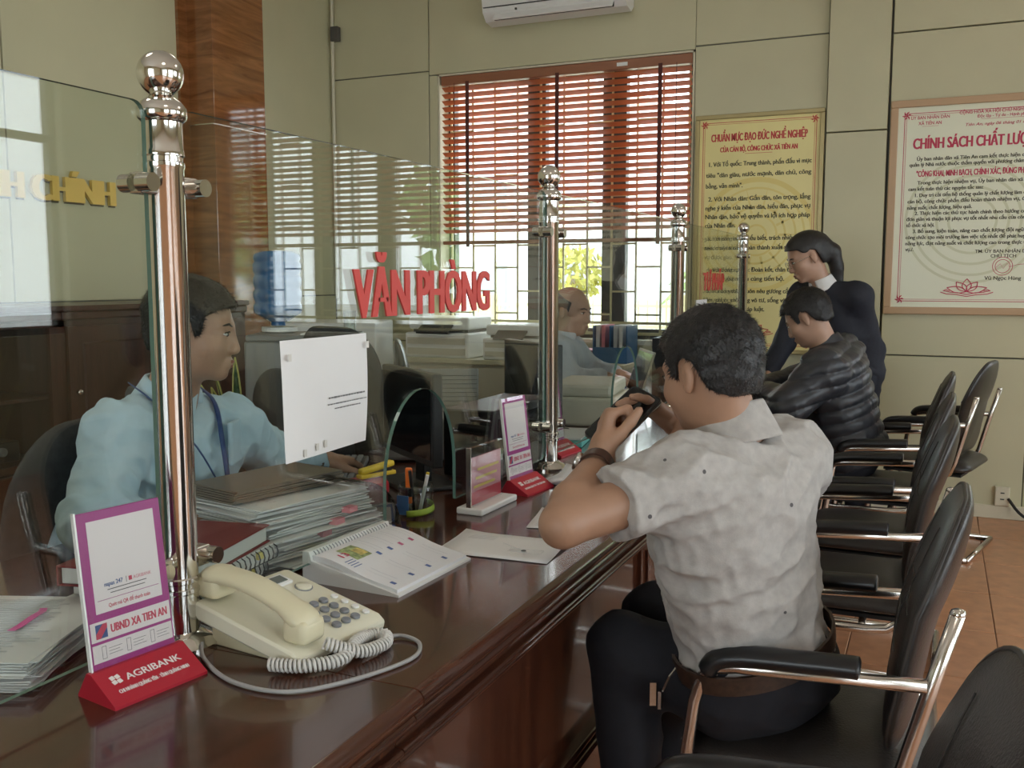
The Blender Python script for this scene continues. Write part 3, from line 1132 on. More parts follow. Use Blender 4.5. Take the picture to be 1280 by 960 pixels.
def on_tel(mb, name, mat, x, y, lift=0.0, parent=tel):
    o = mb.build(name, mat, parent, angle=40)
    o.location = tel_pt(x, y, lift)
    o.rotation_euler = (slope, 0, 0)
    return o


on_tel(MB().box((0, 0, 0.002), (0.056, 0.030, 0.005), bevel=0.001), 'display_bezel', 'white_plastic', 0.038, 0.072)
on_tel(MB().box((0, 0, 0.0048), (0.042, 0.019, 0.002)), 'display', 'lcd', 0.038, 0.072)
on_tel(MB().lathe([(0.013, 0), (0.013, 0.003), (0.011, 0.0045)], 20), 'menu_dial', 'cream_light', 0.068, 0.036)
on_tel(MB().lathe([(0.015, 0), (0.015, 0.001)], 20), 'dial_ring', 'key_grey', 0.068, 0.036)
km = MB().lathe([(0.0078, 0), (0.0078, 0.003), (0.0062, 0.0045)], 16).mesh('key')
km.materials.append(MATS['key_grey'])
cm_ = MB().lathe([(0.0062, 0), (0.0062, 0.002), (0.005, 0.003)], 14).mesh('function_key')
cm_.materials.append(MATS['white_plastic'])
for r in range(4):
    for c in range(3):
        k = bpy.data.objects.new('key', km)
        COL.objects.link(k)
        k.parent = tel
        k.location = tel_pt(0.012 + 0.0215 * c, -0.082 + 0.0215 * r, 0.001)
        k.rotation_euler = (slope, 0, 0)
    k = bpy.data.objects.new('function_key', cm_)
    COL.objects.link(k)
    k.parent = tel
    k.location = tel_pt(0.012 + 0.0215 * 3 + 0.004, -0.082 + 0.0215 * r, 0.001)
    k.rotation_euler = (slope, 0, 0)
# handset along the left flank
hs = []
for t in np.linspace(-1, 1, 15):
    y = 0.004 + 0.106 * t
    z = tel_pt(0, y)[2] + 0.030 + 0.018 * (1 - t * t)
    hs.append((-0.060, y, z))
hset = MB().tube(hs, [0.014] + [0.0205 if abs(t) > 0.7 else 0.018 for t in np.linspace(-1, 1, 13)] + [0.014], 14, flat=((1, 0, 0), 1.32, 0.72)).build('handset', 'cream_plastic', tel, smooth=True)
for t in (-0.83, 0.83):
    y = 0.004 + 0.106 * t
    MB().box((0, 0, 0), (0.050, 0.044, 0.036), bevel=0.010, seg=3).build('handset_cup', 'cream_plastic', hset, angle=60, loc=(-0.060, y, tel_pt(0, y)[2] + 0.020))
# coiled cord and flat line
axis = smooth_path([(-0.055, -0.118, 0.034), (-0.02, -0.150, 0.016), (0.030, -0.158, 0.012), (0.060, -0.135, 0.012), (0.040, -0.118, 0.013), (0.0, -0.128, 0.018), (-0.05, -0.145, 0.014), (-0.095, -0.118, 0.014), (-0.118, -0.07, 0.014)], 10)
coil = []
up0 = Vector((0, 0, 1))
L = 0.0
for i in range(len(axis) - 1):
    a, b = axis[i], axis[i + 1]
    d = (b - a)
    n_ = max(2, int(d.length / 0.0007))
    tdir = d.normalized()
    s1 = tdir.cross(up0).normalized()
    s2 = tdir.cross(s1)
    for k in range(n_):
        q = a + d * (k / n_)
        L += d.length / n_
        th = L / 0.0062 * 2 * PI
        coil.append(q + s1 * (math.cos(th) * 0.0082) + s2 * (math.sin(th) * 0.0082))
MB().tube(coil, 0.0024, 5).build('coiled_cord', 'cord_white', tel, smooth=True)
ln = smooth_path([(-0.10, 0.085, 0.012), (-0.135, 0.04, 0.005), (-0.168, -0.05, 0.004), (-0.155, -0.14, 0.004), (-0.08, -0.19, 0.004), (0.02, -0.215, 0.004), (0.075, -0.19, 0.004), (0.085, -0.15, 0.005), (0.06, -0.13, 0.006)], 8)
MB().tube(ln, 0.0032, 6).build('line_cord', 'cord_grey', tel, smooth=True)


# ------------------------------------------------------------------ magenta payment signs on red bases
plain('magenta', (0.36, 0.035, 0.22), 0.35)
plain('violet', (0.26, 0.10, 0.30), 0.35)
plain('sign_white', (0.78, 0.72, 0.70), 0.4)
plain('sign_red', (0.42, 0.012, 0.03), 0.38)
plain('logo_blue', (0.04, 0.09, 0.25), 0.4)
plain('logo_red', (0.55, 0.05, 0.10), 0.4)
glassy('acrylic', (0.96, 0.97, 0.97), 1.49, 1.0)


def make_sign():
    """local x = reading direction, y = into the sign, z = up; print faces -y"""
    root = empty('payment_sign', (0, 0, 0), 0, 'x', 'sign', 'acrylic payment signs on red bases')
    W, Hh = 0.128, 0.245
    lean = Matrix.Rotation(math.radians(-7), 4, 'X')
    plate = MB().box((0, 0, Hh / 2), (W, 0.0035, Hh), M=lean, bevel=0.001, seg=1).build('print_sheet', 'magenta', root)
    MB().box((0, -0.0042, Hh / 2), (W + 0.004, 0.0016, Hh + 0.004), M=lean).build('acrylic_cover', 'acrylic', root)
    MB().box((-W / 2 - 0.002, -0.001, Hh / 2), (0.0025, 0.007, Hh + 0.004), M=lean).build('acrylic_edge', 'white_plastic', root)

    def patch(name, x0, x1, z0, z1, mat, dy=0.0002):
        return MB().span((x0, -0.0020 - dy, z0), (x1, -0.0017, z1)).add([], []).build(name, mat, plate)

    def put(o):
        o.matrix_local = lean.copy()
        return o

    def txt(s, x, z, w, h, mat, bold=0.0):
        me = fit_text(s, w, h, bold)
        o = link('text_line', me, mat, plate)
        o.matrix_local = lean @ Matrix(((1, 0, 0, x), (0, 0, -1, -0.00235), (0, 1, 0, z), (0, 0, 0, 1)))
        return o
    put(patch('white_field', -0.050, 0.052, 0.108, 0.232, 'sign_white'))
    put(patch('white_band', -0.061, 0.061, 0.072, 0.098, 'sign_white'))
    put(patch('white_band', -0.061, 0.061, 0.044, 0.068, 'sign_white'))
    put(patch('rule', -0.046, 0.048, 0.1245, 0.1252, 'magenta', 0.0004))
    put(patch('rule', -0.001, -0.0004, 0.1405, 0.1485, 'ink', 0.0004))
    txt('napas 247', -0.034, 0.142, 0.028, 0.0085, 'logo_blue', 0.0002)
    txt('AGRIBANK', 0.010, 0.142, 0.028, 0.0068, 'logo_red')
    put(patch('logo_mark', 0.003, 0.008, 0.1415, 0.1475, 'logo_red', 0.0004))
    for j in range(2):
        put(patch('fine_print', -0.030 + 0.004 * j, 0.030 - 0.003 * j, 0.1365 - 0.005 * j, 0.1375 - 0.005 * j, 'ink', 0.0003))
    txt('Quét mã QR để thanh toán', -0.031, 0.1135, 0.064, 0.0075, 'logo_red', 0.0001)
    put(patch('logo_mark', -0.054, -0.037, 0.0755, 0.0945, 'logo_blue', 0.0003))
    o = MB().prism([(-0.054, 0.0755), (-0.048, 0.0755), (-0.037, 0.089), (-0.037, 0.0945), (-0.043, 0.0945), (-0.054, 0.082)], 0.0004, Matrix(((1, 0, 0, 0), (0, 0, -1, -0.0024), (0, 1, 0, 0), (0, 0, 0, 1)))).build('logo_stripe', 'logo_red', plate)
    put(o)
    txt('UBND XA TIEN AN', -0.032, 0.0795, 0.088, 0.016, 'logo_red', 0.0005)
    for k in range(3):
        x = -0.048 + 0.037 * k
        for z0, z1, x1 in ((0.0475, 0.0480, 0.006), (0.0640, 0.0645, 0.006)):
            put(patch('step_icon', x, x + x1, z0, z1, 'ink', 0.0003))
        put(patch('step_icon', x, x + 0.0005, 0.0475, 0.0645, 'ink', 0.0003))
        put(patch('step_icon', x + 0.006, x + 0.0065, 0.0475, 0.0645, 'ink', 0.0003))
        for j in range(3):
            put(patch('fine_print', x + 0.010, x + 0.030 - 0.004 * (j % 2), 0.0515 + 0.004 * j, 0.0520 + 0.004 * j, 'ink', 0.0003))
    for j in range(2):
        put(patch('fine_print', -0.02, 0.05 - 0.02 * j, 0.034 - 0.008 * j, 0.0347 - 0.008 * j, 'sign_white', 0.0003))
    # red tent base
    M = Matrix(((0, 0, 1, -0.072), (1, 0, 0, 0), (0, 1, 0, 0), (0, 0, 0, 1)))
    base = MB().prism([(-0.056, 0.0), (0.026, 0.0), (0.026, 0.003), (0.005, 0.036), (-0.004, 0.036), (-0.056, 0.004)], 0.144, M).build('base', 'sign_red', root)
    sl = math.atan2(0.032, 0.052)
    Ms = Matrix.Translation((0, -0.030, 0.020)) @ Matrix.Rotation(sl, 4, 'X')

    def btxt(s, x, y, w, h, bold):
        me = fit_text(s, w, h, bold)
        o = link('text_line', me, 'sign_white', base)
        o.matrix_local = Ms @ Matrix.Translation((x, y, 0.0006))
    btxt('AGRIBANK', -0.034, 0.003, 0.086, 0.0155, 0.0003)
    btxt('CHI NHÁNH QUẢNG YÊN - TỈNH QUẢNG NINH', -0.054, -0.013, 0.108, 0.0085, 0.0003)
    for k in range(2):
        for j in range(2):
            o = MB().box((0, 0, 0), (0.0062, 0.0062, 0.0006)).build('logo_mark', 'sign_white', base)
            o.matrix_local = Ms @ Matrix.Translation((-0.051 + 0.0075 * k, 0.006 + 0.0075 * j, 0.0006)) @ Matrix.Rotation(0.25, 4, 'Z')
    return root


sg = make_sign()
# reading direction runs along +y (seen from the visitors' side)
SG = [(-0.985, 0.952, 80, 'magenta payment sign on a red tent base in front of the tall steel post'),
      (-0.985, 2.29, 84, 'magenta payment sign on a red base beside the clear document stand'),
      (-1.10, 2.83, 84, 'magenta payment sign on a red base inside the glass behind the second post')]
for i, (x, y, a, lb) in enumerate(SG):
    s = sg if i == 0 else copy_tree(sg)
    s.location = (x, y, ZC)
    s.rotation_euler = (0, 0, math.radians(a))
    s['label'] = lb

# ------------------------------------------------------------------ desk calendar on a white wedge
plain('page_white', (0.80, 0.80, 0.82), 0.6)
plain('print_green', (0.30, 0.36, 0.16), 0.6, noise=0.7, scale=90)
plain('print_yellow', (0.62, 0.50, 0.16), 0.6, noise=0.5, scale=80)
plain('print_blue', (0.10, 0.16, 0.38), 0.6)
plain('print_pink', (0.55, 0.12, 0.25), 0.6)
plain('rule_grey', (0.34, 0.36, 0.42), 0.7)
cal = empty('desk_calendar', (-0.935, 1.535, ZC), math.radians(-3), 'white spiral desk calendar lying open on a sloping white stand', 'calendar')
Mw = Matrix(((1, 0, 0, 0), (0, 0, 1, -0.128), (0, 1, 0, 0), (0, 0, 0, 1)))
MB().prism([(-0.105, 0), (0.105, 0), (0.105, 0.004), (-0.085, 0.040), (-0.090, 0.056), (-0.105, 0.056)], 0.256, Mw).build('stand', 'white_plastic', cal)
rows = []
for i in range(13):
    u = i / 12
    x = -0.092 + 0.190 * u
    z = 0.048 - 0.037 * u + 0.010 * math.sin(PI * min(1, u * 1.6)) * (1 - u)
    rows.append([(x, y, z + 0.0) for y in np.linspace(-0.122, 0.122, 5)])
pg = MB().sheet(rows, 0.011).build('pages', 'page_white', cal, angle=30)


def cal_pt(u, v, lift=0.0006):
    x = -0.092 + 0.190 * u
    return (x, -0.122 + 0.244 * v, 0.048 - 0.037 * u + 0.010 * math.sin(PI * min(1, u * 1.6)) * (1 - u) + lift)


def cal_patch(name, u0, u1, v0, v1, mat):
    rows = [[cal_pt(u, v) for v in (v0, v1)] for u in np.linspace(u0, u1, 4)]
    MB().sheet(rows).build(name, mat, pg)


for v in np.linspace(0.03, 0.97, 26):
    c = cal_pt(0.02, v, 0)
    MB().tube([(c[0] - 0.004 + 0.009 * math.cos(a), c[1], c[2] - 0.002 + 0.009 * math.sin(a)) for a in np.linspace(-0.6, 3.6, 8)], 0.0009, 4).build('spiral_ring', 'key_grey', cal)
cal_patch('printed_picture', 0.14, 0.40, 0.17, 0.36, 'print_green')
cal_patch('printed_picture', 0.22, 0.36, 0.26, 0.35, 'print_yellow')
me = fit_text('13', 0.022, 0.022, 0.0006)
o = link('month_number', me, 'logo_red', pg)
p_ = cal_pt(0.30, 0.10, 0.001)
o.matrix_local = Matrix.Translation(p_) @ Matrix.Rotation(math.radians(11), 4, 'Y') @ Matrix.Rotation(PI / 2, 4, 'Z')
for k in range(4):
    cal_patch('printed_rule', 0.36 + 0.035 * k, 0.37 + 0.035 * k, 0.05, 0.15, 'print_blue')
for c in range(2):
    for r in range(4):
        u0 = 0.10 + 0.46 * c
        v0 = 0.40 + 0.15 * r if c == 0 else 0.06 + 0.24 * r
        if v0 > 0.9:
            continue
        cal_patch('day_mark', u0 + 0.30, u0 + 0.36, v0, v0 + 0.035, 'print_blue' if r < 2 or c else 'print_pink')
        cal_patch('ruled_line', u0, u0 + 0.30, v0 + 0.10, v0 + 0.1025, 'rule_grey')
        cal_patch('ruled_line', u0, u0 + 0.30, v0 + 0.05, v0 + 0.0515, 'rule_grey')


# ------------------------------------------------------------------ loose papers
def paper_sheet(cx, cy, w, h, rz, label, z=ZC + 0.001, print_=True, curl=0.006, group=None):
    root = empty('paper_sheet', (cx, cy, z), math.radians(rz), label, 'paper', group)
    rows = []
    for i in range(7):
        u = i / 6
        rows.append([(-w / 2 + w * u, -h / 2 + h * v, 0.0008 + curl * (abs(2 * u - 1) ** 4) * (v) + 0.001 * math.sin(7 * v + 3 * u)) for v in np.linspace(0, 1, 7)])
    s = MB().sheet(rows, 0.0006).build('sheet', 'paper', root, smooth=True)
    if print_:
        m = MB()
        for k in range(int(h / 0.012) - 3):
            v = -h / 2 + 0.02 + k * 0.012
            L = w * random.uniform(0.5, 0.84)
            m.box((-w / 2 + 0.015 + L / 2, v, 0.0026), (L, 0.0016, 0.0004))
        m.build('print', 'paper_grey', root)
    return root


paper_sheet(-0.800, 1.765, 0.24, 0.17, 4, 'single white drawing sheet lying beside the calendar', print_=False)
o_ = bpy.data.objects[[o.name for o in COL.objects if o.name.startswith('paper_sheet')][-1]]
dr = MB()
for a, b in (((0.02, -0.035), (0.09, -0.035)), ((0.09, -0.035), (0.09, -0.01)), ((0.02, -0.01), (0.09, -0.01)), ((0.02, -0.035), (0.02, -0.01)), ((-0.01, 0.02), (0.06, -0.03))):
    dr.cyl((a[0], a[1], 0.003), (b[0], b[1], 0.003), 0.0005, n=4)
for k in range(4):
    dr.box((-0.065, 0.035 + 0.008 * k, 0.0028), (0.06, 0.0012, 0.0004))
dr.build('drawn_lines', 'paper_grey', o_)
MB().lathe([(0.0055, 0), (0.0055, 0.0005)], 12, Matrix.Translation((0.05, -0.022, 0.0028))).build('ink_dot', 'ink', o_)
paper_sheet(-0.775, 2.02, 0.12, 0.17, 10, 'white sheet under the elbow of the man in the grey polo')
for k in range(4):
    paper_sheet(-0.89 + 0.012 * k, 2.47 - 0.01 * k, 0.15, 0.21, -8 + 7 * k, ('lowest printed sheet of the small pile by the second post', 'printed sheet just above the lowest in the pile by the second post',
                'printed sheet just under the top one in the pile by the second post', 'topmost printed sheet of the small pile by the second post')[k], z=ZC + 0.001 + 0.0075 * k, group='sheets in the pile by the second post')
paper_sheet(-0.68, 4.48, 0.21, 0.297, 12, 'white form under the hands of the puffer jacket man', z=ZC + 0.001)
paper_sheet(-0.74, 4.62, 0.21, 0.297, -8, 'upper white form the standing woman points at', z=ZC + 0.012)

# ------------------------------------------------------------------ piles behind the glass
plain('book_red', (0.20, 0.022, 0.022), 0.45)
plain('page_edge', (0.62, 0.61, 0.58), 0.8)
plain('paper_shade', (0.66, 0.66, 0.66), 0.8)
plain('tab_pink', (0.75, 0.25, 0.30), 0.6)
plain('tab_magenta', (0.80, 0.06, 0.35), 0.5)
plain('tab_yellow', (0.75, 0.62, 0.15), 0.5)
plain('tab_teal', (0.12, 0.42, 0.38), 0.5)
plain('folder_brown', (0.16, 0.13, 0.10), 0.4)
glassy('smoke_film', (0.55, 0.54, 0.50), 1.45, 1.0, 0.1)


def page_rect(m, cx, cy, z, w, h, t, rz):
    m.box((cx, cy, z + t / 2), (w, h, t), rz=math.radians(rz))


def paper_stack(name, x, y, w, h, n, t, rz, label, jitter=0.006, twist=3.0, drift=(0, 0), lean=0.0):
    """pile of single sheets: every bundle a mesh part of its own"""
    r = empty(name, (x, y, ZC), math.radians(rz), label, 'paper stack')
    z = 0.0
    for k in range(n):
        tt = t * random.uniform(0.6, 1.4)
        m = MB()
        sub = 4
        for q in range(sub):
            page_rect(m, drift[0] * k + random.gauss(0, jitter), drift[1] * k + random.gauss(0, jitter), z + tt * q / sub, w, h, tt / sub * 0.86, random.gauss(0, twist))
        m.build('sheaf', ('paper', 'paper_shade', 'paper', 'paper_grey')[k % 4], r)
        z += tt
    return r, z


# low pile left of the tall post, with print on its top sheet and a pink strip
st, zt = paper_stack('paper_stack', -1.25, 0.95, 0.215, 0.27, 7, 0.0055, 24, 'flat pile of printed sheets with a bright pink strip on top', 0.006, 2.5)
pm = MB()
for k in range(26):
    L = 0.17 * random.uniform(0.75, 1.0)
    pm.box((-0.088 + L / 2, -0.125 + k * 0.0098, zt + 0.0012), (L, 0.0032, 0.0004))
pm.build('print', 'paper_grey', st)
rows = [[(0.02 + 0.012 * j + 0.012 * math.sin(i * .5), -0.02 + 0.016 * i, zt + 0.003 + 0.006 * math.sin(i * 0.55) ** 2) for j in range(2)] for i in range(7)]
MB().sheet(rows, 0.0006).build('pink_strip', 'tab_magenta', st)

# notebooks and the red hard-cover book
nb = empty('spiral_notebook', (-1.215, 1.262, ZC), math.radians(9), 'white spiral-bound notebook lying on the counter, lowest under the red book', 'notebook', 'notebooks under the red book')
for k in range(2):
    r = nb if k == 0 else empty('spiral_notebook', (-1.205, 1.272, ZC + 0.031), math.radians(5), 'white spiral-bound notebook touching the underside of the red book', 'notebook', 'notebooks under the red book')
    MB().box((0, 0, 0.0145), (0.20, 0.29, 0.028), bevel=0.001, seg=1).build('pages', 'page_edge', r)
    MB().box((0, 0, 0.0298), (0.205, 0.295, 0.0016)).build('cover', 'paper', r)
    for q in range(20):
        yy = -0.138 + q * 0.0145
        MB().tube([(0.102 + 0.010 * math.cos(a), yy, 0.016 + 0.014 * math.sin(a)) for a in np.linspace(-2.4, 2.4, 7)], 0.0013, 4).build('spiral_ring', 'dark_gap', r)
    MB().box((0.104, 0.09, 0.02), (0.006, 0.016, 0.012)).build('index_tab', 'tab_yellow', r)
bk = empty('red_book', (-1.20, 1.248, ZC + 0.0625), math.radians(12), 'thick red hard-cover book lying on the notebooks behind the post', 'book')
MB().box((0, 0, 0.0165), (0.205, 0.305, 0.027), bevel=0.001, seg=1).build('pages', 'page_edge', bk)
MB().box((0, 0, 0.0315), (0.215, 0.315, 0.003), bevel=0.001, seg=1).build('front_cover', 'book_red', bk)
MB().box((0, 0, 0.0015), (0.215, 0.315, 0.003), bevel=0.001, seg=1).build('back_cover', 'book_red', bk)
MB().box((-0.1065, 0, 0.0165), (0.003, 0.315, 0.033)).build('spine', 'book_red', bk)

# tall stack with tabs and a brown folder drooping off it
ts, zt = paper_stack('tall_paper_stack', -1.195, 1.60, 0.20, 0.285, 13, 0.0088, -14, 'tall untidy stack of documents with pink index tabs behind the glass', 0.010, 5.0, drift=(-0.0022, -0.0016))
for k in range(3):
    MB().box((0.098 - 0.006 * k, 0.055 - 0.03 * k, zt * (0.72 - 0.17 * k)), (0.020, 0.028, 0.011), rz=0.2).build('index_tab', 'tab_pink', ts)
MB().box((0.1, -0.02, 0.012), (0.02, 0.05, 0.012)).build('index_tab', 'tab_teal', ts)
tp = MB()
for k in range(18):
    L = 0.15 * random.uniform(0.6, 1.0)
    tp.box((-0.105 + L / 2, -0.13 + k * 0.0098, zt + 0.0012), (L, 0.002, 0.0004))
tp.build('print', 'paper_grey', ts)
fd = empty('brown_folder', (-1.25, 1.60, ZC + zt + 0.004), math.radians(-14), 'brown plastic folder lying open on the tall paper stack', 'folder')
for k in range(6):
    MB().box((-0.01, -0.01, 0.002 + 0.0042 * k), (0.15 + 0.004 * (k % 2), 0.29 - 0.003 * k, 0.0032), rz=0.015 * (k % 3)).build('sleeve', 'folder_brown', fd)
rows = []
for i in range(12):
    t = i / 11
    rows.append([(0.065 + 0.02 * j, 0.07 + 0.115 * math.sin(t * 1.45), 0.022 - 0.13 * (1 - math.cos(t * 1.45))) for j in range(7)])
MB().sheet(rows, 0.0008).build('film_cover', 'smoke_film', fd, smooth=True)

# ------------------------------------------------------------------ stationery between the glass arch and the keyboard
plain('bucket_red', (0.34, 0.02, 0.03), 0.35)
glassy('jar_clear', (0.90, 0.94, 0.93), 1.5, 1.3)
plain('yellow_plastic', (0.75, 0.55, 0.04), 0.4)
plain('orange_plastic', (0.85, 0.20, 0.03), 0.4)
plain('green_plastic', (0.35, 0.52, 0.06), 0.4)
plain('blue_card', (0.05, 0.15, 0.32), 0.4)
plain('black_plastic', (0.014, 0.014, 0.015), 0.35)
plain('dark_screen', (0.006, 0.008, 0.009), 0.08)
plain('grey_plastic', (0.20, 0.20, 0.19), 0.5)
plain('beige_plastic', (0.58, 0.55, 0.44), 0.5)
tin = empty('red_tin', (-1.185, 1.845, ZC), math.radians(75), 'round red tin with pale lettering next to the pen jar', 'tin')
MB().lathe([(0.046, 0), (0.048, 0.004), (0.050, 0.066), (0.048, 0.07)], 32).build('body', 'bucket_red', tin, angle=40)
MB().lathe([(0.052, 0.064), (0.053, 0.068), (0.053, 0.086), (0.049, 0.092), (0.01, 0.093)], 32).build('lid', 'bucket_red', tin, angle=40)
me = fit_text('FRANCAISE', 0.062, 0.013, 0.0003).copy()
for v in me.vertices:
    a = (v.co.x - 0.031) / 0.0502
    h_ = v.co.y + 0.028
    v.co = Vector((0.0502 * math.sin(a), -0.0502 * math.cos(a), h_))
link('lettering', me, 'page_edge', tin)

jar = empty('pen_jar', (-1.105, 1.935, ZC), 0, 'clear glass jar full of pens and clips', 'jar')
MB().lathe([(0.040, 0), (0.042, 0.003), (0.042, 0.070), (0.040, 0.074), (0.037, 0.074), (0.038, 0.068), (0.038, 0.006), (0.0, 0.005)], 28, close=False).build('glass', 'jar_clear', jar, smooth=True)
MB().tube([(0.0425 * math.cos(a), 0.0425 * math.sin(a), 0.018 + 0.014 * a / 3) for a in np.linspace(-1.6, 1.4, 12)], 0.0035, 6, flat=((0, 0, 1), 2.2, 0.3)).build('green_band', 'green_plastic', jar, smooth=True)
MB().box((-0.012, -0.0405, 0.03), (0.03, 0.003, 0.045)).build('blue_label', 'blue_card', jar)
for k, (dx, dy, mt, tl) in enumerate(((0.012, 0.01, 'yellow_plastic', 0.10), (-0.015, 0.012, 'blue_card', 0.095), (0.0, -0.014, 'black_plastic', 0.11), (0.02, -0.006, 'white_plastic', 0.1))):
    p = MB().cyl((dx * 0.6, dy * 0.6, 0.008), (dx * 1.9, dy * 1.9, tl), 0.0042, n=8).build('pen', mt)
    p.location = (-1.105, 1.935, ZC)
    tag(p, ['yellow pen standing in the clear jar', 'blue pen standing in the clear jar', 'black pen standing in the clear jar', 'white pen standing in the clear jar'][k], 'pen')
cut = empty('box_cutter', (-1.112, 1.915, ZC + 0.028), math.radians(20), 'orange box cutter sticking up from the pen jar', 'cutter')
MB().box((0, 0, 0.045), (0.016, 0.009, 0.085), bevel=0.003).build('handle', 'orange_plastic', cut)
MB().box((0.0, -0.001, 0.03), (0.017, 0.010, 0.022), bevel=0.002).build('slider', 'black_plastic', cut)
spl = empty('stapler', (-1.165, 1.95, ZC + 0.094), math.radians(68), 'yellow stapler resting on top of the red tin and jar', 'stapler')
spl.location = (-1.178, 1.88, ZC + 0.0935)
MB().box((0, 0, 0.008), (0.10, 0.022, 0.010), bevel=0.003).build('base', 'yellow_plastic', spl)
o = MB().box((0, 0, 0), (0.095, 0.02, 0.014), bevel=0.005).build('arm', 'yellow_plastic', spl)
o.location = (0.0, 0, 0.024)
o.rotation_euler = (0, math.radians(-7), 0)
MB().box((0, 0, 0.016), (0.08, 0.012, 0.006)).build('magazine', 'black_plastic', spl)
# receipts clipped together
rc = empty('receipt_bundle', (-1.095, 1.775, ZC), math.radians(40), 'small bundle of clipped receipts leaning by the calendar', 'receipts')
for k in range(9):
    m = Matrix.Rotation(math.radians(-28 + 5 * k), 4, 'X') @ Matrix.Rotation(random.uniform(-.2, .2), 4, 'Y')
    MB().box((random.uniform(-.008, .008), 0, 0.03), (0.035, 0.0012, 0.055), M=m).build('slip', ('paper', 'paper_shade', 'print_blue')[k % 3] if k != 5 else 'tab_teal', rc, loc=(0, -0.02 + 0.005 * k, 0.004))
MB().box((0, 0.0, 0.004), (0.05, 0.05, 0.008)).build('slip_base', 'paper_shade', rc)

# keyboard for the man in blue
plain('kb_dark', (0.05, 0.048, 0.045), 0.5)
kbd = empty('keyboard', (-1.53, 2.24, ZC), math.radians(-62), 'dark computer keyboard under the hand of the man in blue', 'keyboard')
MB().box((0, 0, 0.010), (0.42, 0.14, 0.018), bevel=0.004).build('case', 'kb_dark', kbd)
kme = MB().box((0, 0, 0.003), (0.0155, 0.0155, 0.006), bevel=0.001, seg=1).mesh('key')
kme.materials.append(MATS['key_grey'])
for r in range(6):
    for c in range(21):
        k = bpy.data.objects.new('key', kme)
        COL.objects.link(k)
        k.parent = kbd
        k.location = (-0.19 + 0.019 * c, -0.05 + 0.0195 * r, 0.018)
paper_sheet(-1.33, 1.93, 0.21, 0.29, 30, 'white sheet lying before the keyboard', print_=False)


# monitors
def make_monitor(x, y, rz, w, h, label, zlift=0.0):
    """screen faces local -y"""
    r = empty('computer_monitor', (x, y, ZC), math.radians(rz), label, 'monitor')
    MB().box((0, 0, 0.075 + h / 2 + zlift), (w, 0.028, h), bevel=0.005).build('panel', 'black_plastic', r)
    MB().box((0, -0.0145, 0.077 + h / 2 + zlift), (w - 0.03, 0.002, h - 0.035)).build('screen', 'dark_screen', r)
    MB().box((0, 0.03, 0.075 + h / 2 + zlift), (w * 0.55, 0.04, h * 0.6), bevel=0.012).build('rear_housing', 'black_plastic', r)
    MB().box((0, 0.035, 0.08 + zlift / 2), (0.06, 0.025, 0.14 + zlift), bevel=0.004).build('stand_neck', 'black_plastic', r)
    MB().box((0, 0.02, 0.006), (0.22, 0.16, 0.012), bevel=0.004).build('stand_foot', 'black_plastic', r)
    return r


make_monitor(-1.28, 2.22, -38, 0.36, 0.24, 'black monitor standing just inside the glass arch by the pen jar')
make_monitor(-1.52, 0.80, 62, 0.44, 0.25, 'black monitor edge beside the pile with the pink strip', -0.04)
make_monitor(-1.36, 3.25, -40, 0.42, 0.25, 'dark monitor behind the second steel post')
pc = empty('desktop_computer', (-1.17, 2.545, ZC), 0, 'long black desktop computer case lying behind the glass', 'computer')
MB().box((0, 0, 0.10), (0.16, 0.40, 0.19), bevel=0.006).build('case', 'black_plastic', pc)
MB().box((0.081, 0, 0.12), (0.002, 0.36, 0.10)).build('side_panel', 'dark_screen', pc)
for s in (-0.15, 0.15):
    MB().box((0, s, 0.004), (0.12, 0.02, 0.008)).build('foot', 'rubber', pc)
sc_ = empty('document_scanner', (-1.43, 2.62, ZC), math.radians(25), 'grey document scanner with a ribbed sloping lid', 'scanner')
MB().box((0, 0, 0.07), (0.28, 0.22, 0.13), bevel=0.012).build('body', 'grey_plastic', sc_)
o = MB().box((0, 0, 0), (0.28, 0.012, 0.17), bevel=0.004).build('lid', 'grey_plastic', sc_)
o.location = (0, 0.07, 0.19)
o.rotation_euler = (math.radians(-28), 0, 0)
for k in range(10):
    q = MB().box((0, -0.0075, -0.07 + 0.0145 * k), (0.27, 0.004, 0.004)).build('rib', 'grey_plastic', o)

# clear document stand with a red printed card
plain('card_red', (0.50, 0.045, 0.07), 0.4)
plain('card_pink', (0.66, 0.30, 0.34), 0.45)
ds = empty('document_stand', (-0.985, 2.075, ZC), math.radians(-2), 'clear acrylic stand with a red and pink printed card', 'stand')
MB().box((0.0, 0, 0.008), (0.07, 0.19, 0.016), bevel=0.004).build('base', 'white_plastic', ds)
MB().box((-0.008, 0, 0.086), (0.003, 0.17, 0.14)).build('back_plate', 'acrylic', ds)
MB().box((-0.004, 0, 0.075), (0.0015, 0.155, 0.115)).build('card', 'card_pink', ds)
MB().box((-0.0028, 0, 0.034), (0.0012, 0.155, 0.03)).build('card_band', 'card_red', ds)
for k in range(3):
    MB().box((-0.0028, 0.01 * k - 0.01, 0.06 + 0.02 * k), (0.0008, 0.11, 0.006)).build('card_line', 'tab_yellow', ds)
MB().box((0.0, 0, 0.086), (0.002, 0.17, 0.14)).build('front_plate', 'acrylic', ds)
MB().box((-0.004, -0.088, 0.086), (0.012, 0.004, 0.145)).build('end_cap', 'chrome_soft', ds)

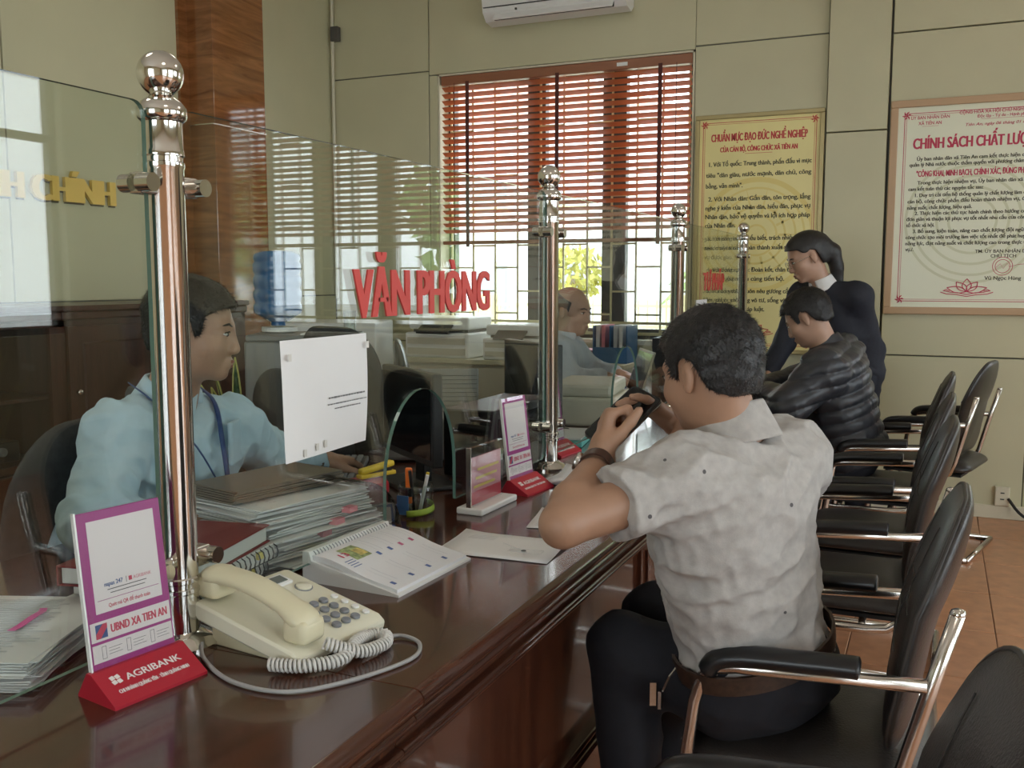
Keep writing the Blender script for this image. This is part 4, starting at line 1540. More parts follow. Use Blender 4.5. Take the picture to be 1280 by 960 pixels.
# beige printer and laptop by the bald man
pr = empty('beige_printer', (-1.235, 3.56, ZC), math.radians(8), 'beige box printer on the counter behind the raised phone', 'printer')
MB().box((0, 0, 0.055), (0.26, 0.36, 0.11), bevel=0.012).build('lower_body', 'beige_plastic', pr)
MB().box((-0.01, 0, 0.135), (0.24, 0.34, 0.05), bevel=0.014).build('upper_body', 'beige_plastic', pr)
MB().box((0.131, 0, 0.086), (0.002, 0.34, 0.004)).build('seam', 'dark_gap', pr)
MB().box((0.131, -0.08, 0.05), (0.002, 0.14, 0.02)).build('paper_slot', 'dark_gap', pr)
lpt = empty('laptop', (-1.40, 4.28, ZC), math.radians(118), 'open laptop with a pale lid in front of the bald man', 'laptop')
MB().box((0, 0, 0.009), (0.33, 0.23, 0.016), bevel=0.004).build('base', 'black_plastic', lpt)
MB().box((0, 0.01, 0.018), (0.28, 0.10, 0.002)).build('keys', 'key_grey', lpt)
Mh = Matrix.Translation((0, -0.115, 0.014)) @ Matrix.Rotation(math.radians(18), 4, 'X')
ld = MB().box((0, 0, 0.11), (0.33, 0.007, 0.22), M=Mh, bevel=0.003).build('lid', 'beige_plastic', lpt)
MB().box((0, 0.0042, 0.112), (0.305, 0.001, 0.19), M=Mh).build('screen', 'dark_screen', ld)
for k, (x, y, w) in enumerate(((-1.16, 3.24, 0.2), (-1.20, 3.95, 0.21))):
    paper_sheet(x, y, 0.15, 0.21, 20 - 30 * k, ('white sheet lying before the dark monitor', 'white sheet between the printer and the laptop')[k])
gf = empty('file_box', (-1.17, 3.03, ZC), math.radians(10), 'flat teal plastic file box near the third payment sign', 'file box')
MB().box((0, 0, 0.012), (0.20, 0.20, 0.022), bevel=0.003).build('tray', 'tab_teal', gf)
MB().box((0, 0, 0.027), (0.19, 0.19, 0.006)).build('cover', 'paper_shade', gf)
for k in range(3):
    b = empty('binder', (-1.20 - 0.005 * k, 4.72 + 0.062 * k, ZC), 0, ('dark binder leaning at the far end of the staff counter', 'blue binder standing at the far end of the staff counter', 'white binder standing at the far end of the staff counter')[k], 'binder')
    MB().box((0, 0, 0.13), (0.22, 0.05, 0.26), bevel=0.003).build('cover', ('black_plastic', 'blue_card', 'white_plastic')[k], b)
    MB().box((0.106, 0, 0.15), (0.012, 0.035, 0.1)).build('spine_label', 'paper', b)

# ------------------------------------------------------------------ wall cabinets on the left
plain('cab_void', (0.012, 0.010, 0.009), 0.6)
plain('knob_metal', (0.5, 0.45, 0.4), 0.25, 1.0)


def wall_cabinet(y0, y1, kind, label):
    r = empty('wall_cabinet', (XL + 0.24, (y0 + y1) / 2, 0), 0, label, 'cabinet', 'dark wooden cabinets along the left wall')
    w = y1 - y0
    X = 0.20
    b = MB()
    b.span((-0.235, -w / 2, 0.0), (-0.215, w / 2, 1.19)); b.span((-0.235, -w / 2, 0), (X, -w / 2 + 0.03, 1.19)); b.span((-0.235, w / 2 - 0.03, 0), (X, w / 2, 1.19))
    b.span((-0.235, -w / 2, 0.0), (X, w / 2, 0.07)); b.span((-0.235, -w / 2, 0.50), (X, w / 2, 0.53)); b.span((-0.235, -w / 2, 1.12), (X, w / 2, 1.19))
    b.build('carcass', 'cabinet_wood', r)
    MB().span((-0.238, -w / 2, 1.19), (X + 0.035, w / 2, 1.215), bevel=0.004).build('top', 'cabinet_wood', r)
    MB().span((X - 0.01, -w / 2, 1.15), (X + 0.022, w / 2, 1.188), bevel=0.008).build('cornice', 'cabinet_wood', r)
    if kind == 'door':
        d = MB().span((X - 0.01, -w / 2 + 0.035, 0.535), (X + 0.015, w / 2 - 0.035, 1.12)).build('door', 'cabinet_wood', r)
        MB().span((X + 0.012, -w / 2 + 0.11, 0.61), (X + 0.026, w / 2 - 0.11, 1.045), bevel=0.010, seg=1).build('raised_panel', 'cabinet_wood', d)
        MB().lathe([(0.006, 0), (0.006, 0.012), (0.013, 0.018), (0.013, 0.026), (0.005, 0.03)], 14, Matrix.Translation((X + 0.015, -w / 2 + 0.07, 0.82)) @ Matrix.Rotation(PI / 2, 4, 'Y')).build('knob', 'knob_metal', d, smooth=True)
    else:
        MB().span((-0.2, -w / 2 + 0.03, 0.80), (X - 0.02, w / 2 - 0.03, 0.815)).build('shelf', 'cabinet_wood', r)
        for s in (-1, 1):
            MB().span((X - 0.01, s * (w / 2 - 0.035) - 0.03, 0.535), (X + 0.015, s * (w / 2 - 0.035) + 0.03, 1.12)).build('door_stile', 'cabinet_wood', r)
        MB().span((X, -w / 2 + 0.06, 0.535), (X + 0.004, w / 2 - 0.06, 1.12)).build('glass_pane', 'window_glass', r)
    for k in range(2):
        d = MB().span((X - 0.01, -w / 2 + 0.035, 0.085 + 0.21 * k), (X + 0.016, w / 2 - 0.035, 0.28 + 0.21 * k), bevel=0.006).build('drawer', 'cabinet_wood', r)
        MB().lathe([(0.006, 0), (0.006, 0.012), (0.014, 0.018), (0.014, 0.027), (0.005, 0.032)], 14, Matrix.Translation((X + 0.016, 0, 0.18 + 0.21 * k)) @ Matrix.Rotation(PI / 2, 4, 'Y')).build('knob', 'knob_metal', d, smooth=True)
    return r


wall_cabinet(1.55, 2.30, 'door', 'dark wooden cabinet with a raised door next to the recorder cabinet')
wall_cabinet(2.30, 3.12, 'open', 'dark wooden cabinet with a glass front and recorder inside')
wall_cabinet(3.12, 3.85, 'door', 'dark wooden cabinet with a raised panel door behind the man in blue')
wall_cabinet(3.85, 4.39, 'door', 'narrow dark wooden cabinet with a raised door by the pillar')
rec = empty('video_recorder', (XL + 0.22, 2.74, 0.531), 0, 'black video recorder inside the glass-front cabinet', 'recorder')
MB().box((0, 0, 0.05), (0.28, 0.42, 0.09), bevel=0.004).build('case', 'black_plastic', rec)
MB().lathe([(0.02, 0), (0.02, 0.012), (0.015, 0.016)], 18, Matrix.Translation((0.14, 0.12, 0.055)) @ Matrix.Rotation(PI / 2, 4, 'Y')).build('dial', 'grey_plastic', rec)
for k in range(3):
    b = empty('thin_book', (XL + 0.22, 2.76, 0.817 + 0.018 * k), math.radians(4 * k), ('bottom thin book on the cabinet shelf', 'middle thin red book on the cabinet shelf', 'top thin white book on the cabinet shelf')[k], 'book')
    MB().box((0, 0, 0.009), (0.20, 0.27, 0.016)).build('pages', 'page_edge', b)
    MB().box((0, 0, 0.0170), (0.205, 0.275, 0.0012)).build('cover', ('blue_card', 'book_red', 'paper')[k], b)

# ------------------------------------------------------------------ water dispenser, bottle, cup, plant
plain('dispenser_grey', (0.22, 0.22, 0.21), 0.45)
bm_ = new_mat('bottle_blue')
b_ = bsdf(bm_)
b_.inputs['Base Color'].default_value = (0.02, 0.14, 0.36, 1)
b_.inputs['Roughness'].default_value = 0.12
b_.inputs['Transmission Weight'].default_value = 0.15
dp = empty('water_dispenser', (-2.80, 3.84, 0), math.radians(24), 'grey water dispenser cabinet behind the taped notice', 'dispenser')
MB().span((-0.25, -0.17, 0.02), (0.25, 0.17, 1.045), bevel=0.012).build('cabinet', 'dispenser_grey', dp)
MB().span((-0.24, -0.18, 1.045), (0.26, 0.18, 1.075), bevel=0.008).build('top', 'grey_plastic', dp)
MB().span((0.02, -0.185, 1.076), (0.20, 0.10, 1.082)).build('tray', 'white_plastic', dp)
MB().lathe([(0.05, 0), (0.085, 0.01), (0.085, 0.03)], 24, Matrix.Translation((-0.12, 0, 1.075))).build('collar', 'white_plastic', dp)
for s in (-0.06, 0.06):
    MB().box((s, -0.185, 0.86), (0.025, 0.04, 0.035), bevel=0.005).build('tap', 'white_plastic', dp)
wb_ = empty('water_bottle', (-2.915, 3.79, 1.107), 0, 'ribbed blue water bottle standing on the dispenser', 'bottle')
pf = [(0.03, 0.022), (0.05, 0.026), (0.095, 0.055)]
for k in range(4):
    z = 0.06 + 0.065 * k
    pf += [(0.112, z + 0.005), (0.116, z + 0.018), (0.116, z + 0.042), (0.110, z + 0.052), (0.108, z + 0.058)]
pf += [(0.114, 0.325), (0.108, 0.345), (0.08, 0.36), (0.01, 0.362)]
MB().lathe(pf, 32).build('body', 'bottle_blue', wb_, smooth=True)
MB().lathe([(0.034, 0.004), (0.034, 0.026)], 20).build('neck', 'bottle_blue', wb_)
cp = empty('drinking_glass', (-2.60, 3.93, 1.0835), 0, 'small clear drinking glass on the dispenser beside the blue bottle', 'glass')
MB().lathe([(0.028, 0), (0.033, 0.10), (0.031, 0.10), (0.026, 0.006), (0.0, 0.005)], 20, close=False).build('glass_body', 'jar_clear', cp, smooth=True)
plain('leaf_dark', (0.04, 0.09, 0.035), 0.5, noise=0.4, scale=25)
plain('leaf_edge', (0.42, 0.42, 0.12), 0.5)
plain('pot', (0.25, 0.12, 0.08), 0.6)
sp = empty('snake_plant', (-2.78, 3.33, 0), 0, 'tall snake plant with yellow-edged leaves behind the man in blue', 'plant')
MB().lathe([(0.11, 0), (0.14, 0.30), (0.15, 0.31), (0.15, 0.34), (0.13, 0.34), (0.12, 0.30), (0, 0.30)], 24, close=False).build('pot', 'pot', sp, smooth=True)
for k in range(11):
    a = k * 2.4
    hgt = random.uniform(0.55, 0.88)
    ln = random.uniform(0.04, 0.26)
    wd = random.uniform(0.024, 0.034)
    base = Vector((0.05 * math.cos(a), 0.05 * math.sin(a), 0.30))
    out = Vector((math.cos(a), math.sin(a), 0))
    tw = a + random.uniform(0.5, 1.2)
    side = Vector((math.cos(tw), math.sin(tw), 0))
    L_, R_, Em = [], [], []
    for t in np.linspace(0, 1, 9):
        c = base + out * (ln * t * t) + Vector((0, 0, hgt * t * (1 - 0.12 * t)))
        w = wd * (0.6 + 0.8 * t) * (1 - t ** 4)
        L_.append([tuple(c - side * w), tuple(c + Vector((0, 0, 0)) + out * 0.006), tuple(c + side * w)])
        Em.append((c - side * w, c + side * w))
    lf = MB().sheet(L_, 0.003).build('leaf', 'leaf_dark', sp, smooth=True)
    for s in (0, 1):
        MB().tube([e[s] for e in Em], 0.0042, 5).build('leaf_margin', 'leaf_edge', lf)


# ------------------------------------------------------------------ office chairs on the staff side
plain('fabric_grey', (0.045, 0.047, 0.05), 0.85, noise=0.2, scale=60, bump=0.2, bscale=300)
plain('leather_teal', (0.035, 0.05, 0.055), 0.25)


def office_chair(x, y, rz, label, w=0.44, h=0.50, mat='fabric_grey', zc=0.78, arms=True):
    r = empty('office_chair', (x, y, 0), math.radians(rz), label, 'chair', 'office chairs on the staff side')
    so = back_outline(0.46, 0.44, 0.1, 0.1, 6)
    link('seat', pillow(so, 0.09, Matrix.Translation((0, 0, 0.45)), 1.0, 0.7), mat, r, smooth=True)
    M = Matrix(((1, 0, 0, 0), (0, 0.16, -0.987, 0.25), (0, 0.987, 0.16, zc), (0, 0, 0, 1)))
    link('backrest', pillow(back_outline(w, h, min(w * .42, 0.16), 0.08, 8), 0.075, M, 1.0, 0.9, warp=lambda a, b, c: (a, b, c + 0.4 * a * a)), mat, r, smooth=True)
    MB().tube(smooth_path([(0, 0.05, 0.40), (0, 0.24, 0.40), (0, 0.29, 0.46), (0, 0.30, zc)], 5), 0.016, 8, flat=((1, 0, 0), 2.0, 0.7)).build('back_bar', 'black_plastic', r, smooth=True)
    MB().cyl((0, 0, 0.09), (0, 0, 0.41), 0.025, n=14).build('gas_lift', 'black_plastic', r)
    for k in range(5):
        a = 2 * PI * k / 5
        MB().tube([(0.02 * math.cos(a), 0.02 * math.sin(a), 0.10), (0.27 * math.cos(a), 0.27 * math.sin(a), 0.07)], [0.024, 0.016], 8).build('base_arm', 'black_plastic', r)
        MB().cyl((0.27 * math.cos(a) - 0.012 * math.sin(a), 0.27 * math.sin(a) + 0.012 * math.cos(a), 0.03), (0.27 * math.cos(a) + 0.012 * math.sin(a), 0.27 * math.sin(a) - 0.012 * math.cos(a), 0.03), 0.03, n=14).build('castor', 'rubber', r)
    if arms:
        for s in (-1, 1):
            MB().tube(smooth_path([(s * 0.20, 0.12, 0.42), (s * 0.27, 0.10, 0.48), (s * 0.275, 0.04, 0.64), (s * 0.27, -0.05, 0.665), (s * 0.265, -0.16, 0.655)], 5), 0.015, 8, flat=((1, 0, 0), 1.5, 0.9)).build('armrest', 'black_plastic', r, smooth=True)
    return r


office_chair(-2.00, 1.47, -75, 'dark grey fabric office chair the man in blue sits on')
office_chair(-2.06, 2.42, 150, 'dark grey fabric office chair empty beyond the man in blue', 0.44, 0.46)
office_chair(-2.0, 2.98, 175, 'rounded black office chair behind the taped notice')
office_chair(-2.14, 3.50, 165, 'tall black armless office chair between the rounded one and the teal one', 0.48, 0.62, zc=0.84, arms=False)
office_chair(-2.12, 4.13, 120, 'glossy teal-black leather chair standing next to the bald man', 0.44, 0.55, 'leather_teal', 0.78, arms=False)
office_chair(-2.12, 4.74, -92, 'dark office chair the bald man sits on', 0.44, 0.42, zc=0.70)

# ------------------------------------------------------------------ low cabinet and machines under the window
lc = empty('low_cabinet', (-2.44, 5.66, 0), 0, 'long pale low cabinet standing under the window', 'cabinet')
MB().span((-0.74, -0.22, 0.0), (0.74, 0.22, 0.80)).build('body', 'beige_plastic', lc)
MB().span((-0.76, -0.25, 0.80), (0.76, 0.235, 0.83), bevel=0.004).build('top', 'wall_paint', lc)
for k in range(4):
    d = MB().span((-0.735 + 0.368 * k, -0.236, 0.06), (-0.372 + 0.368 * k, -0.22, 0.78)).build('door', 'beige_plastic', lc)
    MB().span((-0.43 + 0.368 * k, -0.25, 0.45), (-0.415 + 0.368 * k, -0.236, 0.55)).build('handle', 'chrome_soft', d)


def copier(x, y, z, w, d, h, rz, label):
    r = empty('office_printer', (x, y, z), math.radians(rz), label, 'printer')
    MB().span((-w / 2, -d / 2, 0), (w / 2, d / 2, h * 0.62), bevel=0.012).build('body', 'white_plastic', r)
    MB().span((-w / 2 + 0.01, -d / 2 + 0.03, h * 0.70), (w / 2 - 0.01, d / 2, h), bevel=0.012).build('scanner_lid', 'white_plastic', r)
    MB().span((-w / 2 + 0.03, -d / 2 + 0.06, h * 0.6), (w / 2 - 0.03, d / 2 - 0.02, h * 0.71)).build('output_gap', 'dark_gap', r)
    o = MB().box((0, 0, 0), (w * 0.5, 0.10, 0.012), bevel=0.003).build('control_panel', 'black_plastic', r)
    o.location = (0, -d / 2 - 0.02, h * 0.72)
    o.rotation_euler = (math.radians(30), 0, 0)
    for k in range(2):
        MB().span((-w / 2 + 0.02, -d / 2 - 0.006, 0.02 + h * 0.26 * k), (w / 2 - 0.02, -d / 2 + 0.002, h * 0.24 + h * 0.26 * k)).build('paper_drawer', 'beige_plastic', r)
    return r


copier(-3.62, 5.35, 0, 0.62, 0.60, 1.06, 20, 'tall white photocopier in the corner behind the dispenser')
copier(-2.95, 5.64, 0.831, 0.46, 0.38, 0.26, 0, 'white printer on the low cabinet beside the tall photocopier')
copier(-2.42, 5.64, 0.831, 0.40, 0.38, 0.22, 0, 'white printer on the low cabinet beside the pink folders')
fh = empty('file_holder', (-1.80, 5.62, 0.831), 0, 'blue file holder with folders under the window', 'file holder')
for s in (-0.105, 0.0, 0.105):
    MB().box((s, 0, 0.115), (0.006, 0.22, 0.22), bevel=0.001, seg=1).build('divider', 'blue_card', fh)
MB().box((0, 0.108, 0.11), (0.216, 0.005, 0.21)).build('back', 'blue_card', fh)
MB().box((0, 0, 0.004), (0.216, 0.22, 0.008)).build('base', 'blue_card', fh)
MB().box((0, -0.108, 0.05), (0.216, 0.005, 0.09)).build('front', 'blue_card', fh)
for k, (x, mt) in enumerate(((-0.08, 'paper'), (-0.045, 'tab_pink'), (0.03, 'paper_shade'), (0.065, 'paper'))):
    MB().box((x, 0.0, 0.12), (0.022, 0.19, 0.215)).build('file', mt, fh)
ps = empty('pink_folder_pile', (-2.045, 5.60, 0.831), 0, 'low pile of pink and white folders beside the blue file holder', 'folders')
for k in range(5):
    MB().box((random.uniform(-.01, .01), random.uniform(-.01, .01), 0.008 + 0.014 * k), (0.22, 0.30, 0.013), rz=random.uniform(-.1, .1)).build('folder', ('paper', 'tab_pink', 'paper', 'card_pink', 'tab_pink')[k], ps)

# ------------------------------------------------------------------ people: distance-field sculpting kit
def V3(*a):
    return np.array(a, dtype=float)


def unit(v):
    v = np.asarray(v, float)
    return v / (np.linalg.norm(v) + 1e-12)


class Sculpt:
    """blend rounded shapes on a grid, then skin the zero level as one continuous mesh"""

    def __init__(self, lo, hi, vox):
        self.lo = np.asarray(lo, float)
        self.vox = vox
        self.n = np.ceil((np.asarray(hi, float) - self.lo) / vox).astype(int) + 1
        self.f = np.full(self.n, 0.2, np.float32)

    def win(self, lo, hi):
        a = np.clip(np.floor((np.asarray(lo) - self.lo) / self.vox).astype(int), 0, self.n)
        b = np.clip(np.ceil((np.asarray(hi) - self.lo) / self.vox).astype(int) + 1, 0, self.n)
        if np.any(b - a < 1):
            return None, None
        ax = [(self.lo[i] + self.vox * np.arange(a[i], b[i])).astype(np.float32) for i in range(3)]
        X, Y, Z = ax[0][:, None, None], ax[1][None, :, None], ax[2][None, None, :]
        return tuple(slice(a[i], b[i]) for i in range(3)), (X, Y, Z)

    @staticmethod
    def smin(a, b, k):
        if k <= 0:
            return np.minimum(a, b)
        h = np.clip(0.5 + 0.5 * (b - a) / k, 0, 1)
        return b * (1 - h) + a * h - k * h * (1 - h)

    def put(self, s, d, k, op):
        if op == 'add':
            self.f[s] = self.smin(d, self.f[s], k)
        elif op == 'sub':
            self.f[s] = -self.smin(d, -self.f[s], k)

    def cone(self, a, b, ra, rb, k=0.02, op='add', squash=None):
        a, b = np.asarray(a, float), np.asarray(b, float)
        R = max(ra, rb)
        m = R + k + 0.03
        s, g = self.win(np.minimum(a, b) - m, np.maximum(a, b) + m)
        if s is None:
            return self
        d = b - a
        L2 = max(1e-9, float(d @ d))
        px_, py_, pz_ = g[0] - a[0], g[1] - a[1], g[2] - a[2]
        t = np.clip((px_ * d[0] + py_ * d[1] + pz_ * d[2]) / L2, 0, 1)
        q = np.sqrt((px_ - t * d[0]) ** 2 + (py_ - t * d[1]) ** 2 + (pz_ - t * d[2]) ** 2)
        self.put(s, q - (ra + (rb - ra) * t), k, op)
        return self

    def chain(self, pts, rs, k=0.02, op='add'):
        for i in range(len(pts) - 1):
            self.cone(pts[i], pts[i + 1], rs[i], rs[i + 1], k if i == 0 else min(k, 0.012), op)
        return self

    def ell(self, c, r, ax=None, k=0.02, op='add'):
        """ellipsoid with radii r along the rows of ax"""
        c, r = np.asarray(c, float), np.asarray(r, float)
        ax = np.eye(3) if ax is None else np.asarray(ax, float)
        m = float(max(r)) + k + 0.03
        s, g = self.win(c - m, c + m)
        if s is None:
            return self
        P = [g[0] - c[0], g[1] - c[1], g[2] - c[2]]
        k0, k1 = 0, 0
        for i in range(3):
            u = P[0] * ax[i][0] + P[1] * ax[i][1] + P[2] * ax[i][2]
            k0 = k0 + (u / r[i]) ** 2
            k1 = k1 + (u / r[i] ** 2) ** 2
        k0, k1 = np.sqrt(k0), np.sqrt(k1) + 1e-9
        self.put(s, (k0 * (k0 - 1) / k1).astype(np.float32), k, op)
        return self

    def clip(self, p, n, k=0.004):
        """keep the side the normal points away from"""
        p, n = np.asarray(p, float), unit(n)
        s, g = self.win(self.lo, self.lo + self.vox * (self.n - 1))
        d = (g[0] - p[0]) * n[0] + (g[1] - p[1]) * n[1] + (g[2] - p[2]) * n[2]
        self.f = -self.smin(-self.f, -np.broadcast_to(d, self.f.shape), k).astype(np.float32)
        return self

    def keep(self, fn, k=0.004):
        """intersect with a field fn(X, Y, Z) < 0"""
        s, g = self.win(self.lo, self.lo + self.vox * (self.n - 1))
        d = np.broadcast_to(fn(*g), self.f.shape)
        self.f = -self.smin(-self.f, -d, k).astype(np.float32)
        return self

    def push(self, fn):
        """displace the surface by fn(X, Y, Z)"""
        s, g = self.win(self.lo, self.lo + self.vox * (self.n - 1))
        self.f = (self.f - fn(*g)).astype(np.float32)
        return self

    def mesh(self, origin=(0, 0, 0), name='body'):
        f = self.f
        neg = f < 0
        nx, ny, nz = f.shape
        c = np.zeros((nx - 1, ny - 1, nz - 1), np.int8)
        for dx in (0, 1):
            for dy in (0, 1):
                for dz in (0, 1):
                    c += neg[dx:nx - 1 + dx, dy:ny - 1 + dy, dz:nz - 1 + dz]
        act = np.argwhere((c > 0) & (c < 8))
        if len(act) == 0:
            return bpy.data.meshes.new(name)
        idx = np.full(c.shape, -1, np.int32)
        idx[act[:, 0], act[:, 1], act[:, 2]] = np.arange(len(act))
        corners = np.array([(i, j, k) for i in (0, 1) for j in (0, 1) for k in (0, 1)])
        vals = np.stack([f[act[:, 0] + o[0], act[:, 1] + o[1], act[:, 2] + o[2]] for o in corners], 1)
        acc = np.zeros((len(act), 3))
        cnt = np.zeros(len(act))
        for a in range(8):
            for b in range(a + 1, 8):
                if np.abs(corners[a] - corners[b]).sum() != 1:
                    continue
                va, vb = vals[:, a], vals[:, b]
                m = (va < 0) != (vb < 0)
                t = np.where(m, va / np.where(m, va - vb, 1), 0)
                p = corners[a] + t[:, None] * (corners[b] - corners[a])
                acc += np.where(m[:, None], p, 0)
                cnt += m
        v = (act + acc / cnt[:, None]) * self.vox + self.lo - np.asarray(origin)
        faces = []
        for ax in range(3):
            o1, o2 = [(1, 2), (2, 0), (0, 1)][ax]
            sl0 = [slice(None)] * 3
            sl1 = [slice(None)] * 3
            sl0[ax], sl1[ax] = slice(0, -1), slice(1, None)
            A, B = neg[tuple(sl0)], neg[tuple(sl1)]
            e = np.argwhere(A != B)
            ok = (e[:, o1] > 0) & (e[:, o2] > 0) & (e[:, o1] < self.n[o1] - 1) & (e[:, o2] < self.n[o2] - 1)
            e = e[ok]
            fl = A[e[:, 0], e[:, 1], e[:, 2]]
            q = []
            for d1, d2 in ((-1, -1), (0, -1), (0, 0), (-1, 0)):
                w = e.copy()
                w[:, o1] += d1
                w[:, o2] += d2
                q.append(idx[w[:, 0], w[:, 1], w[:, 2]])
            q = np.stack(q, 1)
            q[~fl] = q[~fl][:, ::-1]
            faces.append(q)
        F = np.concatenate(faces)
        F = F[(F >= 0).all(1)]
        me = bpy.data.meshes.new(name)
        me.vertices.add(len(v))
        me.vertices.foreach_set('co', v.astype(np.float32).ravel())
        me.loops.add(len(F) * 4)
        me.loops.foreach_set('vertex_index', F.astype(np.int32).ravel())
        me.polygons.add(len(F))
        me.polygons.foreach_set('loop_start', np.arange(0, len(F) * 4, 4, dtype=np.int32))
        me.update(calc_edges=True)
        me.validate()
        me.shade_smooth()
        return me


def folds(seed, freq, amp, stretch=(1, 1, 1), n=7):
    """soft irregular cloth folds as a sum of warped waves"""
    rg = np.random.RandomState(seed)
    K = [(unit(rg.normal(size=3)) * freq * rg.uniform(0.6, 1.5) * np.asarray(stretch), rg.uniform(0, 6.28)) for _ in range(n)]

    def fn(X, Y, Z):
        w = 0.5 * np.sin(9 * X + 4 * Z + seed) + 0.5 * np.sin(11 * Y - 5 * X)
        s = 0
        for kv, ph in K:
            s = s + np.sin(kv[0] * X + kv[1] * Y + kv[2] * Z + ph + 1.6 * w)
        s = s / n * 2.2
        return (amp * (0.45 - np.abs(s)) * 1.3).astype(np.float32)
    return fn


# ------------------------------------------------------------------ people: anatomy
def head_frame(F, tilt=0.0):
    F = unit(F)
    L = unit(np.cross((0, 0, 1), F))
    U = np.cross(F, L)
    if tilt:
        L, U = L * math.cos(tilt) + U * math.sin(tilt), U * math.cos(tilt) - L * math.sin(tilt)
    return np.array([F, L, U])


def add_head(S, c, A, s=1.0, female=False):
    c = np.asarray(c, float)

    def P(f, l, u):
        return c + s * (f * A[0] + l * A[1] + u * A[2])
    S.ell(P(-0.016, 0, 0.034), s * V3(0.096, 0.076, 0.083), A, 0.02)
    S.ell(P(0.030, 0, -0.012), s * V3(0.060, 0.064, 0.086), A, 0.025)
    S.ell(P(0.030, 0, -0.066), s * V3(0.053, 0.051 if not female else 0.045, 0.046), A, 0.025)
    S.ell(P(0.068, 0, -0.098), s * V3(0.017, 0.020, 0.015), A, 0.022)
    for q in (-1, 1):
        S.ell(P(0.055, q * 0.042, -0.032), s * V3(0.024, 0.022, 0.022), A, 0.025)
        S.cone(P(0.082, q * 0.013, 0.019), P(0.070, q * 0.046, 0.020), s * 0.0085, s * 0.007, 0.012)
        S.ell(P(0.093, q * 0.031, 0.000), s * V3(0.014, 0.016, 0.011), A, 0.010, 'sub')
        S.ell(P(0.0735, q * 0.031, 0.000), s * V3(0.0135, 0.015, 0.012), A, 0.004)
        S.ell(P(0.093, q * 0.0115, -0.040), s * V3(0.010, 0.008, 0.0075), A, 0.006)
        # ears
        S.ell(P(-0.010, q * 0.0765, -0.006), s * V3(0.016, 0.0080, 0.027), A, 0.006)
        S.ell(P(-0.007, q * 0.0775, -0.030), s * V3(0.009, 0.0065, 0.011), A, 0.006)
        S.ell(P(-0.004, q * 0.087, -0.004), s * V3(0.0085, 0.0070, 0.017), A, 0.003, 'sub')
    S.cone(P(0.085, 0, 0.010), P(0.100, 0, -0.034), s * 0.0085, s * 0.0120, 0.014)
    # lips and the crease between them
    S.cone(P(0.088, -0.017, -0.066), P(0.088, 0.017, -0.066), s * 0.0068, s * 0.0068, 0.008)
    S.cone(P(0.086, -0.014, -0.076), P(0.086, 0.014, -0.076), s * 0.0072, s * 0.0072, 0.008)
    S.cone(P(0.099, -0.024, -0.0708), P(0.099, 0.024, -0.0708), s * 0.0022, s * 0.0022, 0.003, 'sub')
    return P


def add_hand(S, W, D, N, side, curls, size=1.0, thumb=None, spread=0.06, rmul=1.0):
    """five fingers on a palm. W wrist, D towards the knuckles, N out of the back of the hand, side +1 right / -1 left.
    curls: four (a, b, c) bends in degrees for index..little; thumb: (out, forward, down, bend)"""
    W = np.asarray(W, float)
    D = unit(D)
    N = unit(np.asarray(N, float) - D * (np.asarray(N, float) @ D))
    T = np.cross(N, D) * side        # towards the thumb
    z = size
    offs = (0.030, 0.010, -0.011, -0.030)
    kn = [W + z * (D * l + T * o) for o, l in zip(offs, (0.088, 0.092, 0.087, 0.078))]
    for o, q in zip(offs, kn):
        S.cone(W + z * (D * 0.012 + T * o * 0.62), q, z * 0.0145, z * 0.0115, 0.014)
    S.cone(W, W + z * D * 0.035, z * 0.024, z * 0.022, 0.015)
    lens = (0.072, 0.080, 0.074, 0.058)
    tips = []
    for i in range(4):
        p = kn[i]
        d0 = unit(D + T * spread * (1.5 - i))
        ang = 0.0
        for j, (fr, r0, r1) in enumerate(((0.46, 0.0098, 0.0088), (0.30, 0.0088, 0.0080), (0.24, 0.0080, 0.0068))):
            ang += math.radians(curls[i][j])
            d = d0 * math.cos(ang) - N * math.sin(ang)
            q = p + d * lens[i] * fr * z
            S.cone(p, q, z * r0 * rmul, z * r1 * rmul, 0.005)
            p = q
        tips.append(p)
    o, f, dn, bn = thumb or (0.75, 0.65, 0.25, 15)
    b = W + z * (D * 0.022 + T * 0.024)
    d = unit(T * o + D * f - N * dn)
    m1 = b + d * 0.040 * z
    d2 = unit(d * math.cos(math.radians(bn)) + D * math.sin(math.radians(bn)))
    m2 = m1 + d2 * 0.032 * z
    d3 = unit(d2 * math.cos(math.radians(bn)) + D * math.sin(math.radians(bn)) * 0.7)
    m3 = m2 + d3 * 0.024 * z
    S.cone(b, m1, z * 0.0165, z * 0.012, 0.012)
    S.cone(m1, m2, z * 0.0115, z * 0.0105, 0.004)
    S.cone(m2, m3, z * 0.0105, z * 0.0085, 0.004)
    return tips, m3


